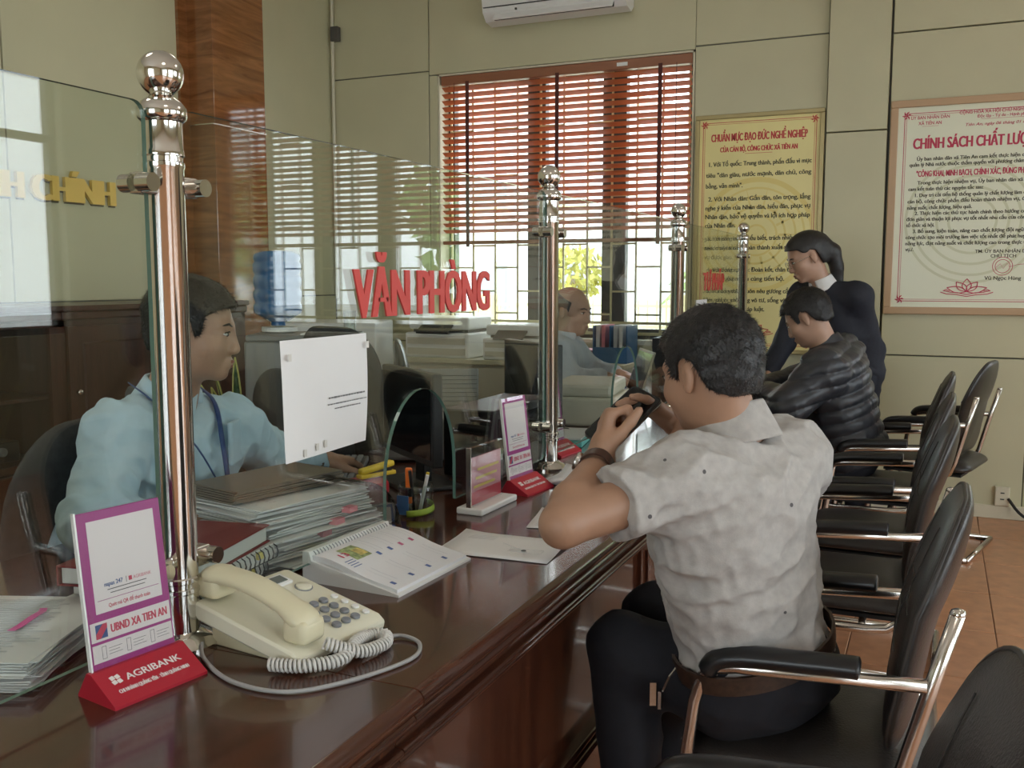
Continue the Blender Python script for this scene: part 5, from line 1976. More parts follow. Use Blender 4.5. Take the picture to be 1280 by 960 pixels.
def torso(S, J, grow=0.0, k=0.05, wide=1.0, belly=1.0, A=None):
    """chest, waist, hips and shoulders from the joints; A rows: front, left, up"""
    mid = (J['shL'] + J['shR']) / 2
    left = unit(J['shL'] - J['shR'])
    up = unit(mid - J['pel'])
    fr = unit(np.cross(left, up))
    up = np.cross(fr, left)
    B = np.array([fr, left, up])
    g = grow
    h = np.linalg.norm(mid - J['pel'])
    ch = mid - up * 0.115 + fr * 0.012
    S.ell(ch, V3(0.112 + g, (0.165 + g) * wide, 0.155 + g), B, k)
    S.ell(mid - up * 0.03 - fr * 0.01, V3(0.085 + g, (0.165 + g) * wide, 0.075 + g), B, k)
    S.ell(J['pel'] + (mid - J['pel']) * 0.38 + fr * 0.015, V3((0.115 + g) * belly, (0.150 + g) * wide, 0.15 + g), B, k)
    S.ell(J['pel'], V3(0.118 + g, (0.160 + g) * wide, 0.115 + g), B, k)
    for q in ('shL', 'shR'):
        S.ell(J[q], V3(0.060 + g, 0.060 + g, 0.058 + g), B, 0.04)
        S.cone(J['neck'] - up * 0.040, J[q] + V3(0, 0, 0.010), 0.042 + g, 0.040 + g, 0.045)
    return B

# ------------------------------------------------------------------ people: materials and builders
plain('skin_tan', (0.36, 0.20, 0.125), 0.48, noise=0.06, scale=30)
plain('skin_light', (0.44, 0.262, 0.18), 0.48, noise=0.05, scale=30)
plain('lip', (0.33, 0.115, 0.09), 0.45)
plain('eye_white', (0.62, 0.60, 0.56), 0.2)
plain('eye_dark', (0.015, 0.010, 0.008), 0.15)
plain('hair_black', (0.010, 0.009, 0.009), 0.45, noise=0.4, scale=160, bump=0.4, bscale=240)
plain('hair_grey', (0.05, 0.048, 0.045), 0.5, noise=0.4, scale=160, bump=0.4, bscale=240)
plain('trousers_navy', (0.006, 0.0065, 0.011), 0.85, noise=0.15, scale=60)
plain('shoe', (0.012, 0.010, 0.009), 0.35)
plain('belt_brown', (0.035, 0.018, 0.011), 0.45, noise=0.4, scale=90)
plain('shirt_blue', (0.50, 0.67, 0.78), 0.75, noise=0.03, scale=40)
plain('shirt_white', (0.50, 0.53, 0.57), 0.75, noise=0.05, scale=200)
plain('blouse_white', (0.72, 0.71, 0.70), 0.7)
plain('suit_navy', (0.012, 0.014, 0.024), 0.75, noise=0.15, scale=80)
plain('puffer', (0.028, 0.030, 0.036), 0.42, noise=0.15, scale=30)
plain('lanyard', (0.02, 0.06, 0.20), 0.5)
plain('strap_brown', (0.05, 0.022, 0.014), 0.4)
plain('steel', (0.55, 0.54, 0.52), 0.25, 1.0)


def polo_material():
    m = plain('polo_grey', (0.40, 0.375, 0.35), 0.85, noise=0.10, scale=55, bump=0.15, bscale=400)
    nt = m.node_tree
    b = bsdf(m)
    src = b.inputs['Base Color'].links[0].from_socket
    tc = nt.nodes.new('ShaderNodeTexCoord')
    v = nt.nodes.new('ShaderNodeTexVoronoi')
    v.inputs['Scale'].default_value = 15
    v.inputs['Randomness'].default_value = 0.35
    nt.links.new(tc.outputs['Object'], v.inputs['Vector'])
    lt_ = nt.nodes.new('ShaderNodeMath')
    lt_.operation = 'LESS_THAN'
    lt_.inputs[1].default_value = 0.06
    nt.links.new(v.outputs['Distance'], lt_.inputs[0])
    mx = nt.nodes.new('ShaderNodeMix')
    mx.data_type = 'RGBA'
    nt.links.new(lt_.outputs[0], mx.inputs[0])
    nt.links.new(src, mx.inputs[6])
    mx.inputs[7].default_value = (0.09, 0.085, 0.085, 1)
    nt.links.new(mx.outputs[2], b.inputs['Base Color'])


polo_material()


def bounds(J, extra=(), m=0.24):
    pts = [np.asarray(v, float) for k, v in J.items()] + [np.asarray(e, float) for e in extra]
    a = np.array(pts)
    lo, hi = a.min(0) - m, a.max(0) + m
    lo[2] = max(lo[2], -0.01)
    return lo, hi


def head_features(root, P, A, s, brow=True, eyes=True, origin=None, hairmat='hair_black'):
    o = np.asarray(origin)

    def L(f, l, u):
        return Vector(P(f, l, u) - o)
    R = Matrix(np.array([A[0], A[1], A[2]]).T.tolist()).to_4x4()
    for q in (-1, 1):
        e = MB().lathe([(max(1e-4, 0.0117 * s * math.sin(t)), -0.0117 * s * math.cos(t)) for t in np.linspace(0.02, PI, 10)], 14, Matrix.Translation(L(0.0770, q * 0.031, 0.0005)) @ R @ Matrix.Diagonal((1, 1.15, 0.52, 1))).build('eye', 'eye_white', root, smooth=True)
        MB().lathe([(max(1e-4, 0.0058 * s * math.sin(t)), -0.0058 * s * math.cos(t)) for t in np.linspace(0.02, PI, 8)], 12, Matrix.Translation(L(0.0845, q * 0.031, 0.0005)) @ R @ Matrix.Diagonal((1, 1, 0.95, 1))).build('iris', 'eye_dark', e, smooth=True)
        MB().tube([L(0.0895, q * 0.019, 0.0040), L(0.0905, q * 0.030, 0.0072), L(0.0835, q * 0.045, 0.0040)], 0.0016 * s, 5).build('eyelid_line', 'eye_dark', root)
        if brow:
            MB().tube([L(0.0915, q * 0.013, 0.0185), L(0.0880, q * 0.030, 0.0245), L(0.0765, q * 0.047, 0.0205)], [0.0022 * s, 0.0034 * s, 0.0016 * s], 6).build('eyebrow', hairmat, root, smooth=True)
    MB().tube([L(0.0875, -0.019, -0.0695), L(0.0955, -0.006, -0.0660), L(0.0955, 0.006, -0.0660), L(0.0875, 0.019, -0.0695)], [0.001, 0.0042 * s, 0.0042 * s, 0.001], 7).build('upper_lip', 'lip', root, smooth=True)
    MB().tube([L(0.0865, -0.016, -0.0735), L(0.0935, 0.0, -0.0768), L(0.0865, 0.016, -0.0735)], [0.001, 0.0048 * s, 0.001], 7).build('lower_lip', 'lip', root, smooth=True)


def add_hair(root, c, A, s, origin, prof, grow=(0.009, 0.010, 0.012), vox=0.003, spike=0.0022, seed=3, mat='hair_black', top=None, extra=None, strands=9000, length=0.016, lift=0.55):
    c = np.asarray(c, float)
    m = 0.17 * s
    S = Sculpt(c - m - (0.12 if extra else 0), c + m, vox)

    def P(f, l, u):
        return c + s * (f * A[0] + l * A[1] + u * A[2])
    S.ell(P(-0.017, 0, 0.034), s * V3(0.096 + grow[0], 0.076 + grow[1], 0.083 + grow[2]), A, 0.01)
    S.ell(P(0.022, 0, 0.036), s * V3(0.066 + grow[0], 0.064 + grow[1], 0.062 + grow[2]), A, 0.02)
    S.ell(P(-0.050, 0, -0.030), s * V3(0.050 + grow[0] * .4, 0.058 + grow[1] * .3, 0.055), A, 0.03)
    fx = [p[0] * s for p in prof]
    ux = [p[1] * s for p in prof]

    def cut(X, Y, Z):
        f = (X - c[0]) * A[0][0] + (Y - c[1]) * A[0][1] + (Z - c[2]) * A[0][2]
        u = (X - c[0]) * A[2][0] + (Y - c[1]) * A[2][1] + (Z - c[2]) * A[2][2]
        d = (np.interp(f, fx, ux) - u) * 0.75
        if top is not None:
            d = np.maximum(d, (u - np.interp(f, [t[0] * s for t in top], [t[1] * s for t in top])) * 0.75)
        return d
    S.keep(cut, 0.004)
    if extra:
        extra(S, P)
    if spike:
        S.push(folds(seed + 5, 130, spike * 0.6))
    me = S.mesh(origin, 'hair')
    o = link('hair', me, mat, root)
    if strands:
        # thousands of fine tapering locks lying over the cap
        rg = np.random.RandomState(seed)
        nv = len(me.vertices)
        co = np.empty(nv * 3, np.float32)
        me.vertices.foreach_get('co', co)
        co = co.reshape(-1, 3)
        no = np.empty(nv * 3, np.float32)
        me.vertices.foreach_get('normal', no)
        no = no.reshape(-1, 3)
        pick = rg.randint(0, nv, strands)
        p, nrm = co[pick], no[pick]
        rel = (p + np.asarray(origin) - c) / s
        fwd = rel @ A[0]
        flow = np.where((fwd > -0.03)[:, None], A[0] * 0.75, -A[0] * 0.2) - A[2] * np.where(fwd > 0.03, 0.15, 0.7)[:, None] * np.ones((strands, 1))
        flow = flow + rg.normal(size=(strands, 3)) * 0.35
        flow -= nrm * (flow * nrm).sum(1)[:, None]
        flow /= np.linalg.norm(flow, axis=1)[:, None] + 1e-9
        d = flow * 0.9 + nrm * rg.uniform(0.12, lift, (strands, 1))
        L_ = rg.uniform(0.5, 1.0, (strands, 1)) * length * np.clip((rel @ A[2] + 0.11) / 0.10, 0.3, 1.0)[:, None]
        side = np.cross(d, nrm)
        side /= np.linalg.norm(side, axis=1)[:, None] + 1e-9
        wd = 0.0009 + 0.0006 * rg.rand(strands, 1)
        base = p - nrm * 0.0015
        vs = np.stack([base - side * wd, base + side * wd, base + d * L_], 1).reshape(-1, 3)
        sm = bpy.data.meshes.new('strands')
        sm.vertices.add(len(vs))
        sm.vertices.foreach_set('co', vs.astype(np.float32).ravel())
        sm.loops.add(len(vs))
        sm.loops.foreach_set('vertex_index', np.arange(len(vs), dtype=np.int32))
        sm.polygons.add(strands)
        sm.polygons.foreach_set('loop_start', np.arange(0, len(vs), 3, dtype=np.int32))
        sm.update(calc_edges=True)
        so_ = link('hair_strands', sm, mat, o)
        so_['kind'] = 'stuff'
    return o


MEN_HAIR = [(-0.13, -0.050), (-0.075, -0.058), (-0.045, -0.036), (-0.028, 0.020), (-0.005, 0.032), (0.012, 0.020), (0.020, -0.012), (0.034, -0.005), (0.040, 0.040), (0.060, 0.056), (0.085, 0.064), (0.12, 0.072)]


def limb(S, a, b, c, r, k=0.03):
    """two-segment limb: radii at root, before joint, joint, end"""
    S.cone(a, b, r[0], r[1] * 0.92, k)
    q = np.asarray(b) + (np.asarray(c) - np.asarray(b)) * 0.30
    S.cone(b, q, r[1] * 0.92, r[1] * 1.02, 0.012)
    S.cone(q, c, r[1] * 1.02, r[2], 0.012)
    return S


def person(label, J, hc, F, skin='skin_tan', vox=0.005, tilt=0.0, hs=1.0, hands=None, wide=1.0, female=False, belly=1.0, legs=True, brow=True, hairmat='hair_black'):
    """one continuous body; clothes and hair follow as children"""
    A = head_frame(F, tilt)
    lo, hi = bounds(J, [hc + V3(0, 0, 0.05)])
    S = Sculpt(lo, hi, vox)
    P = add_head(S, hc, A, hs, female)
    S.cone(P(-0.022, 0, -0.045), J['neck'] + V3(0, 0, -0.02), 0.053 * hs * (0.86 if female else 1), 0.060 * (0.86 if female else 1), 0.03)
    torso(S, J, -0.014, 0.05, wide, belly)
    for q in 'LR':
        limb(S, J['sh' + q], J['el' + q], J['wr' + q], (0.050, 0.041, 0.0265))
    for q, sd in (('L', -1), ('R', 1)):
        if hands and q in hands:
            h = hands[q]
            add_hand(S, J['wr' + q], h['D'], h['N'], sd, h['curl'], h.get('size', 1.0), h.get('thumb'), h.get('spread', 0.06))
    if legs:
        for q in 'LR':
            S.cone(J['hip' + q], J['kn' + q], 0.075, 0.052, 0.04)
            S.cone(J['kn' + q], J['an' + q], 0.052, 0.034, 0.03)
            fd = unit(V3(*(J['toe' + q] - J['an' + q])[:2], 0))
            S.cone(J['an' + q] + V3(0, 0, -0.03), J['toe' + q] + V3(0, 0, 0.03), 0.034, 0.026, 0.02)
    origin = V3(J['pel'][0], J['pel'][1], 0.0)
    root = link('person', S.mesh(origin, 'person'), skin)
    root.location = origin
    tag(root, label, 'person')
    head_features(root, P, A, hs, brow, True, origin, hairmat)
    return root, P, A, origin


def trousers(root, J, origin, mat, vox=0.007, waist=0.08, flare=0.018):
    lo, hi = bounds({k: v for k, v in J.items() if k[:2] in ('pe', 'hi', 'kn', 'an')}, m=0.2)
    S = Sculpt(lo, hi, vox)
    mid = (J['shL'] + J['shR']) / 2
    left = unit(J['shL'] - J['shR'])
    up = unit(mid - J['pel'])
    fr = unit(np.cross(left, up))
    B = np.array([fr, left, np.cross(fr, left)])
    S.ell(J['pel'], V3(0.128, 0.172, 0.130), B, 0.04)
    for q in 'LR':
        S.cone(J['hip' + q], J['kn' + q], 0.092, 0.072, 0.05)
        S.cone(J['kn' + q], J['an' + q] + V3(0, 0, 0.02), 0.070, 0.058, 0.03)
    wp = J['pel'] + up * waist
    up = unit(up * 0.3 + V3(0, 0, 0.7))

    def waistcut(X, Y, Z):
        d = (X - wp[0]) * up[0] + (Y - wp[1]) * up[1] + (Z - wp[2]) * up[2]
        rr = np.sqrt((X - wp[0]) ** 2 + (Y - wp[1]) ** 2 + 0 * Z)
        return np.minimum(d, 0.215 - rr)
    S.keep(waistcut)
    fo = folds(5, 45, 0.004)
    S.push(fo)
    o = link('trousers', S.mesh(origin, 'trousers'), mat, root)
    for q in 'LR':
        fd = unit(V3(*(J['toe' + q] - J['an' + q])[:2], 0))
        a = J['an' + q]
        T = Sculpt(a - 0.2, a + 0.3, 0.006)
        T.cone(V3(a[0], a[1], 0.045) - fd * 0.03, V3(a[0], a[1], 0.038) + fd * 0.15, 0.042, 0.034, 0.02)
        T.keep(lambda X, Y, Z: 0.004 - Z + 0 * X + 0 * Y)
        link('shoe', T.mesh(origin, 'shoe'), 'shoe', root)
    return o


def shirt(root, J, origin, mat, vox=0.005, grow=0.012, sleeves=(1.0, 1.0), rs=(0.068, 0.060, 0.046), hem=-0.02, fold=(60, 0.005), seed=2, wide=1.0, belly=1.0, neck_r=0.060, name='shirt', extra=None, quilt=None, P=None, neckdir=None, shear=None):
    """sleeves: how far down (0..2: elbow is 1, wrist is 2) each sleeve reaches for L and R"""
    lo, hi = bounds({k: v for k, v in J.items() if k[:2] in ('pe', 'sh', 'el', 'wr', 'ne')}, m=0.22)
    S = Sculpt(lo, hi, vox)
    B = torso(S, J, grow, 0.05, wide, belly)
    for q, sv in zip('LR', sleeves):
        a, b, c = J['sh' + q], J['el' + q], J['wr' + q]
        if sv <= 1.0:
            e = a + (b - a) * sv
            S.cone(a, e, rs[0], rs[0] + (rs[1] - rs[0]) * sv, 0.04)
            T = unit(b - a)
            # square off the cuff
            s_, g = S.win(e - 0.12, e + 0.12)
            d = (g[0] - e[0]) * T[0] + (g[1] - e[1]) * T[1] + (g[2] - e[2]) * T[2]
            rad = np.sqrt(np.maximum(0, (g[0] - e[0]) ** 2 + (g[1] - e[1]) ** 2 + (g[2] - e[2]) ** 2 - d * d))
            near = rad < rs[0] * 1.5
            S.f[s_] = np.where(near & (d > -0.01), np.maximum(S.f[s_], d), S.f[s_])
        else:
            S.cone(a, b, rs[0], rs[1], 0.04)
            S.cone(b, b + (c - b) * (sv - 1.0), rs[1], rs[2], 0.03)
    up = B[2]
    S.clip(J['pel'] + up * hem, -up)
    n0 = J['neck']
    nd = unit(neckdir) if neckdir is not None else V3(0, 0, 1)
    if fold:
        S.push(folds(seed, fold[0], fold[1]))
        S.push(folds(seed + 9, fold[0] * 2.3, fold[1] * 0.35))
    if quilt:
        S.push(quilt(J, B))
    if extra:
        extra(S, B)
    S.cone(n0 - nd * 0.005, n0 + nd * 0.16, neck_r, neck_r * 1.05, 0.012, 'sub')
    return link(name, S.mesh(origin, name), mat, root), B


def collar(root, J, origin, mat, nd, r=0.064, h=0.04, vox=0.0035, name='collar', open_dir=None, fall=0.022):
    """turned-down collar: a flaring ring round the neck, open at the throat"""
    n0 = np.asarray(J['neck'], float)
    nd = unit(nd)
    S = Sculpt(n0 - 0.15, n0 + 0.15, vox)
    S.cone(n0 - nd * (fall + 0.01), n0 + nd * h, r + 0.024, r + 0.002, 0.0)
    S.cone(n0 - nd * (fall + 0.06), n0 + nd * (h + 0.09), r + 0.014, r - 0.022, 0.002, 'sub')
    S.clip(n0 + nd * h, nd, 0.003)
    S.clip(n0 - nd * fall, -nd, 0.003)
    if open_dir is not None:
        od = unit(open_dir)
        a = n0 + nd * (h + 0.02) + od * (r + 0.01)
        b = n0 - nd * (fall + 0.02) + od * (r + 0.04)
        S.cone(a, b, 0.012, 0.034, 0.003, 'sub')
    return link(name, S.mesh(origin, name), mat, root)


def band(root, c, axis, rx, ry, h, t, mat, name, origin, ref=None):
    """closed strap round a limb"""
    c = Vector(np.asarray(c) - np.asarray(origin))
    ax = Vector(axis).normalized()
    u = ax.orthogonal().normalized() if ref is None else (Vector(ref) - ax * ax.dot(Vector(ref))).normalized()
    w = ax.cross(u)
    ring = []
    n = 28
    vs, fs = [], []
    for k in range(n):
        a = 2 * PI * k / n
        for rr, zz in ((1, -h / 2), (1, h / 2)):
            vs.append(c + u * (rx * math.cos(a)) + w * (ry * math.sin(a)) + ax * zz)
        for zz in (h / 2, -h / 2):
            vs.append(c + u * ((rx + t) * math.cos(a)) + w * ((ry + t) * math.sin(a)) + ax * zz)
    for k in range(n):
        i, j = 4 * k, 4 * ((k + 1) % n)
        for q in range(4):
            r_ = (q + 1) % 4
            fs.append((i + q, j + q, j + r_, i + r_))
    return MB().add(vs, fs).build(name, mat, root, angle=40)


def watch(root, J, q, D, N, origin, strap, face, r=0.031):
    D = unit(J['wr' + q] - J['el' + q])
    c = J['wr' + q] - D * 0.026
    st_ = band(root, c, D, r * 1.12, r * 0.88, 0.020, 0.0035, strap, 'watch_strap', origin, ref=np.cross(unit(D), unit(N)))
    n = unit(np.asarray(N) - unit(D) * (np.asarray(N) @ unit(D)))
    p = Vector(c - origin + n * (r * 0.90))
    M = Matrix.Translation(p) @ Vector(n).to_track_quat('Z', 'Y').to_matrix().to_4x4()
    MB().lathe([(0.017, 0), (0.018, 0.002), (0.018, 0.008), (0.015, 0.010), (0.0, 0.010)], 22, M).build('watch_case', face, st_, angle=40)
    return st_

# ------------------------------------------------------------------ person 1: man in a grey polo raising a phone
J = dict(pel=V3(-0.295, 1.845, 0.580), shL=V3(-0.403, 1.655, 0.975), shR=V3(-0.255, 1.885, 0.985), neck=V3(-0.340, 1.788, 1.045),
         elL=V3(-0.556, 1.462, 0.925), wrL=V3(-0.556, 1.652, 0.998), elR=V3(-0.385, 2.12, 0.905), wrR=V3(-0.470, 1.905, 1.035),
         hipL=V3(-0.345, 1.815, 0.545), hipR=V3(-0.24, 1.94, 0.545), knL=V3(-0.550, 1.80, 0.590), knR=V3(-0.545, 2.02, 0.585),
         anL=V3(-0.50, 1.76, 0.09), anR=V3(-0.50, 2.03, 0.09), toeL=V3(-0.58, 1.74, 0.02), toeR=V3(-0.58, 2.06, 0.02))
hcG = V3(-0.384, 1.769, 1.162)
FG = V3(-0.86, 0.46, -0.22)
DL, NL = V3(0.05, 0.35, 0.93), V3(-0.86, -0.40, 0.25)
DR, NR = V3(-0.60, -0.66, 0.54), V3(0.25, 0.45, 0.86)
fist = [(62, 82, 48), (68, 84, 50), (72, 86, 50), (76, 86, 50)]
openh = [(6, 10, 8), (16, 16, 10), (38, 28, 18), (46, 34, 20)]
rootG, P, A, og = person('seated man in a grey polo with a wristwatch, raising a phone', J, hcG, FG, 'skin_tan', 0.0045, hs=0.935, wide=0.92,
                         hands={'L': dict(D=DL, N=NL, curl=fist, size=0.98, thumb=(0.35, 0.75, 0.55, 14)), 'R': dict(D=DR, N=NR, curl=openh, size=1.0, thumb=(0.75, 0.35, 0.75, 12), spread=0.1)})
add_hair(rootG, hcG, A, 0.935, og, MEN_HAIR, (0.011, 0.010, 0.015), 0.0026, 0.0034, 3)
shirt(rootG, J, og, 'polo_grey', 0.005, 0.016, (0.58, 0.60), (0.068, 0.066, 0.05), 0.035, (58, 0.0075), 4, 0.95, 1.02, 0.058, 'polo_shirt', neckdir=V3(-0.25, 0.1, 1))
collar(rootG, J, og, 'polo_grey', V3(-0.28, 0.10, 0.95), 0.066, 0.052, open_dir=V3(-0.8, 0.5, 0))
trousers(rootG, J, og, 'trousers_navy', 0.006, 0.085)
mid = (J['shL'] + J['shR']) / 2
upG = unit(mid - J['pel'])
lfG = unit(J['shL'] - J['shR'])
bl = band(rootG, J['pel'] + upG * 0.052, upG, 0.172, 0.126, 0.036, 0.006, 'belt_brown', 'belt', og, ref=lfG)
MB().box(tuple(J['pel'] + upG * 0.052 - og + unit(np.cross(lfG, upG)) * 0.135), (0.02, 0.05, 0.04), rz=0.6).build('buckle', 'steel', bl)
watch(rootG, J, 'L', DL, V3(-0.75, -0.62, 0.1), og, 'strap_brown', 'steel', 0.034)
kr = MB()
kp = J['hipL'] - og + V3(-0.09, -0.085, 0.04)
kr.tube([kp + V3(0.02, 0.0, 0.03), kp + V3(0.0, -0.015, 0.0), kp + V3(-0.012, -0.018, -0.03)], 0.0025, 6)
kr.box(tuple(kp + V3(-0.015, -0.02, -0.045)), (0.006, 0.016, 0.035))
kr.box(tuple(kp + V3(-0.03, -0.022, -0.035)), (0.012, 0.012, 0.045), rz=0.4)
kr.build('key_ring', 'steel', rootG)

# the phone he holds
ctr = V3(-0.551, 1.777, 1.064)
uu = unit((0.8983, -0.295, -0.3257))
vv = -unit((-0.4348, -0.7117, -0.5518))
vv = unit(vv - uu * (vv @ uu))
nn = np.cross(uu, vv)
ph = empty('mobile_phone', ctr, 0, 'dark mobile phone held up by the man in the grey polo', 'phone')
ph.matrix_world = Matrix((list(uu) + [0], list(vv) + [0], list(nn) + [0], [0, 0, 0, 1])).transposed()
ph.location = ctr
MB().prism(round_poly(0.074, 0.155, 0.010, 5), 0.008, None, -0.004).build('case', 'black_plastic', ph, angle=40)
MB().prism(round_poly(0.069, 0.149, 0.008, 5), 0.0006, None, 0.004).build('screen', 'dark_screen', ph)
MB().prism(round_poly(0.0755, 0.1565, 0.010, 5), 0.003, None, -0.0015).build('metal_rim', 'steel', ph, angle=40)

# ------------------------------------------------------------------ person 2: man in a light blue shirt behind the glass
J = dict(pel=V3(-1.80, 1.53, 0.585), shL=V3(-1.55, 1.82, 0.975), shR=V3(-1.578, 1.505, 1.000), neck=V3(-1.575, 1.645, 1.060),
         elL=V3(-1.575, 2.02, 0.866), wrL=V3(-1.53, 2.155, 0.838), elR=V3(-1.52, 1.37, 0.855), wrR=V3(-1.45, 1.48, 0.838),
         hipL=V3(-1.77, 1.62, 0.545), hipR=V3(-1.79, 1.44, 0.545), knL=V3(-1.42, 1.74, 0.52), knR=V3(-1.42, 1.42, 0.52),
         anL=V3(-1.42, 1.76, 0.09), anR=V3(-1.42, 1.42, 0.09), toeL=V3(-1.3, 1.78, 0.02), toeR=V3(-1.3, 1.42, 0.02))
hcB = V3(-1.492, 1.643, 1.220)
FB = V3(0.88, 0.46, -0.10)
DLb, NLb = V3(0.25, 0.95, -0.10), V3(0.1, 0.05, 1.0)
rootB, P, A, og = person('man in a light blue shirt with a lanyard, seated behind the glass', J, hcB, FB, 'skin_light', 0.0045, hs=0.92,
                         hands={'L': dict(D=DLb, N=NLb, curl=[(24, 34, 20), (28, 36, 20), (32, 38, 22), (36, 40, 24)], thumb=(0.6, 0.75, 0.35, 10)),
                                'R': dict(D=V3(0.3, 0.93, -0.1), N=V3(0, 0, 1), curl=[(24, 34, 20)] * 4)})
add_hair(rootB, hcB, A, 0.92, og, MEN_HAIR, (0.011, 0.010, 0.016), 0.0028, 0.0034, 8)
shirt(rootB, J, og, 'shirt_blue', 0.005, 0.014, (1.86, 1.8), (0.068, 0.060, 0.042), -0.02, (52, 0.0065), 14, 1.0, 1.0, 0.058, 'shirt', neckdir=V3(0.3, 0.1, 1))
collar(rootB, J, og, 'shirt_blue', V3(0.32, 0.12, 0.94), 0.062, 0.044, open_dir=V3(0.9, 0.4, 0))
trousers(rootB, J, og, 'trousers_navy', 0.008)
watch(rootB, J, 'L', DLb, NLb, og, 'steel', 'steel', 0.034)
n0 = J['neck'] - og
ly = [n0 + V3(-0.04, 0.075, 0.045), n0 + V3(0.05, 0.085, 0.0), n0 + V3(0.125, 0.03, -0.09), n0 + V3(0.15, 0.01, -0.20), n0 + V3(0.125, -0.05, -0.09), n0 + V3(0.05, -0.08, 0.0), n0 + V3(-0.04, -0.072, 0.045)]
lan = MB().tube(smooth_path(ly, 6), 0.004, 6, flat=((0, 1, 0), 1.7, 0.5)).build('lanyard', 'lanyard', rootB, smooth=True)
MB().box(tuple(n0 + V3(0.152, 0.01, -0.235)), (0.006, 0.05, 0.075), rz=0.2).build('badge', 'white_plastic', lan)
pk = MB().box(tuple(n0 + V3(0.105, 0.095, -0.10)), (0.012, 0.085, 0.10), rz=0.45, bevel=0.005).build('pocket', 'shirt_blue', rootB)

# ------------------------------------------------------------------ person 3: man in a puffer jacket
J = dict(pel=V3(-0.32, 4.42, 0.585), shL=V3(-0.43, 4.215, 0.945), shR=V3(-0.395, 4.60, 0.985), neck=V3(-0.435, 4.405, 1.03),
         elL=V3(-0.56, 4.10, 0.80), wrL=V3(-0.685, 4.29, 0.835), elR=V3(-0.60, 4.68, 0.84), wrR=V3(-0.74, 4.50, 0.835),
         hipL=V3(-0.36, 4.33, 0.545), hipR=V3(-0.36, 4.51, 0.545), knL=V3(-0.56, 4.26, 0.545), knR=V3(-0.56, 4.58, 0.545),
         anL=V3(-0.50, 4.25, 0.09), anR=V3(-0.50, 4.58, 0.09), toeL=V3(-0.60, 4.25, 0.02), toeR=V3(-0.60, 4.58, 0.02))
hcP = V3(-0.525, 4.37, 1.165)
FP = V3(-0.82, 0.10, -0.50)
rootP, P, A, og = person('seated man in a black quilted puffer jacket bending over papers', J, hcP, FP, 'skin_light', 0.0060, hs=0.97,
                         hands={'L': dict(D=V3(-0.8, 0.5, -0.15), N=V3(-0.1, 0, 1), curl=[(25, 30, 20)] * 4), 'R': dict(D=V3(-0.8, -0.45, -0.15), N=V3(-0.1, 0, 1), curl=[(30, 40, 25)] * 4)})
add_hair(rootP, hcP, A, 0.97, og, MEN_HAIR, (0.014, 0.012, 0.018), 0.0035, 0.0034, 21)


def quilt(J, B):
    mid = (J['shL'] + J['shR']) / 2

    def fn(X, Y, Z):
        h = (X - mid[0]) * B[2][0] + (Y - mid[1]) * B[2][1] + (Z - mid[2]) * B[2][2]
        w = h + 0.006 * np.sin(9 * X + 13 * Y)
        return (0.011 * (np.abs(np.sin(PI * w / 0.056)) ** 0.6 - 0.6)).astype(np.float32)
    return fn


shirt(rootP, J, og, 'puffer', 0.0055, 0.034, (1.92, 1.92), (0.092, 0.078, 0.058), -0.05, (45, 0.004), 31, 1.04, 1.05, 0.060, 'puffer_jacket', quilt=quilt, neckdir=V3(-0.4, 0, 0.9))
collar(rootP, J, og, 'puffer', V3(-0.40, -0.05, 0.91), 0.064, 0.055, open_dir=V3(-0.95, 0, 0), fall=0.012)
trousers(rootP, J, og, 'trousers_navy', 0.009)

# ------------------------------------------------------------------ person 4: standing woman in a dark suit
J = dict(pel=V3(-0.40, 5.10, 0.90), shL=V3(-0.365, 4.965, 1.245), shR=V3(-0.635, 5.085, 1.245), neck=V3(-0.535, 4.995, 1.315),
         elL=V3(-0.290, 5.06, 0.985), wrL=V3(-0.315, 5.00, 0.765), elR=V3(-0.705, 5.01, 1.02), wrR=V3(-0.765, 4.85, 0.868),
         hipL=V3(-0.33, 5.08, 0.86), hipR=V3(-0.48, 5.13, 0.86), knL=V3(-0.34, 5.05, 0.47), knR=V3(-0.48, 5.10, 0.47),
         anL=V3(-0.33, 5.09, 0.08), anR=V3(-0.47, 5.14, 0.08), toeL=V3(-0.39, 4.97, 0.02), toeR=V3(-0.53, 5.02, 0.02))
hcW = V3(-0.605, 4.955, 1.445)
FW = V3(-0.84, -0.36, -0.42)
DRw, NRw = V3(-0.35, -0.85, -0.40), V3(-0.45, -0.1, 0.88)
rootW, P, A, og = person('standing woman with glasses in a dark navy suit pointing at papers', J, hcW, FW, 'skin_light', 0.006, hs=0.98, female=True, wide=0.9,
                         hands={'R': dict(D=DRw, N=NRw, curl=[(14, 20, 12), (30, 40, 25), (38, 46, 28), (42, 50, 30)], size=0.92), 'L': dict(D=V3(-0.05, -0.1, -1), N=V3(0.9, 0.2, 0), curl=[(15, 25, 15)] * 4, size=0.92)})


def tail(S, P):
    S.chain([P(-0.085, 0, 0.03), P(-0.125, 0, -0.03), P(-0.115, 0, -0.12), P(-0.085, 0, -0.21)], [0.045, 0.040, 0.034, 0.022], 0.03)


add_hair(rootW, hcW, A, 0.98, og, [(-0.13, -0.075), (-0.05, -0.06), (-0.028, 0.022), (-0.005, 0.034), (0.012, 0.026), (0.030, 0.030), (0.050, 0.054), (0.085, 0.066), (0.12, 0.074)],
         (0.010, 0.009, 0.010), 0.004, 0.0008, 41, extra=tail, strands=0)


def lapel_cut(S, B):
    n0 = J['neck']
    S.cone(n0 + B[0] * 0.085 + B[2] * 0.03, n0 + B[0] * 0.150 - B[2] * 0.26, 0.072, 0.010, 0.006, 'sub')


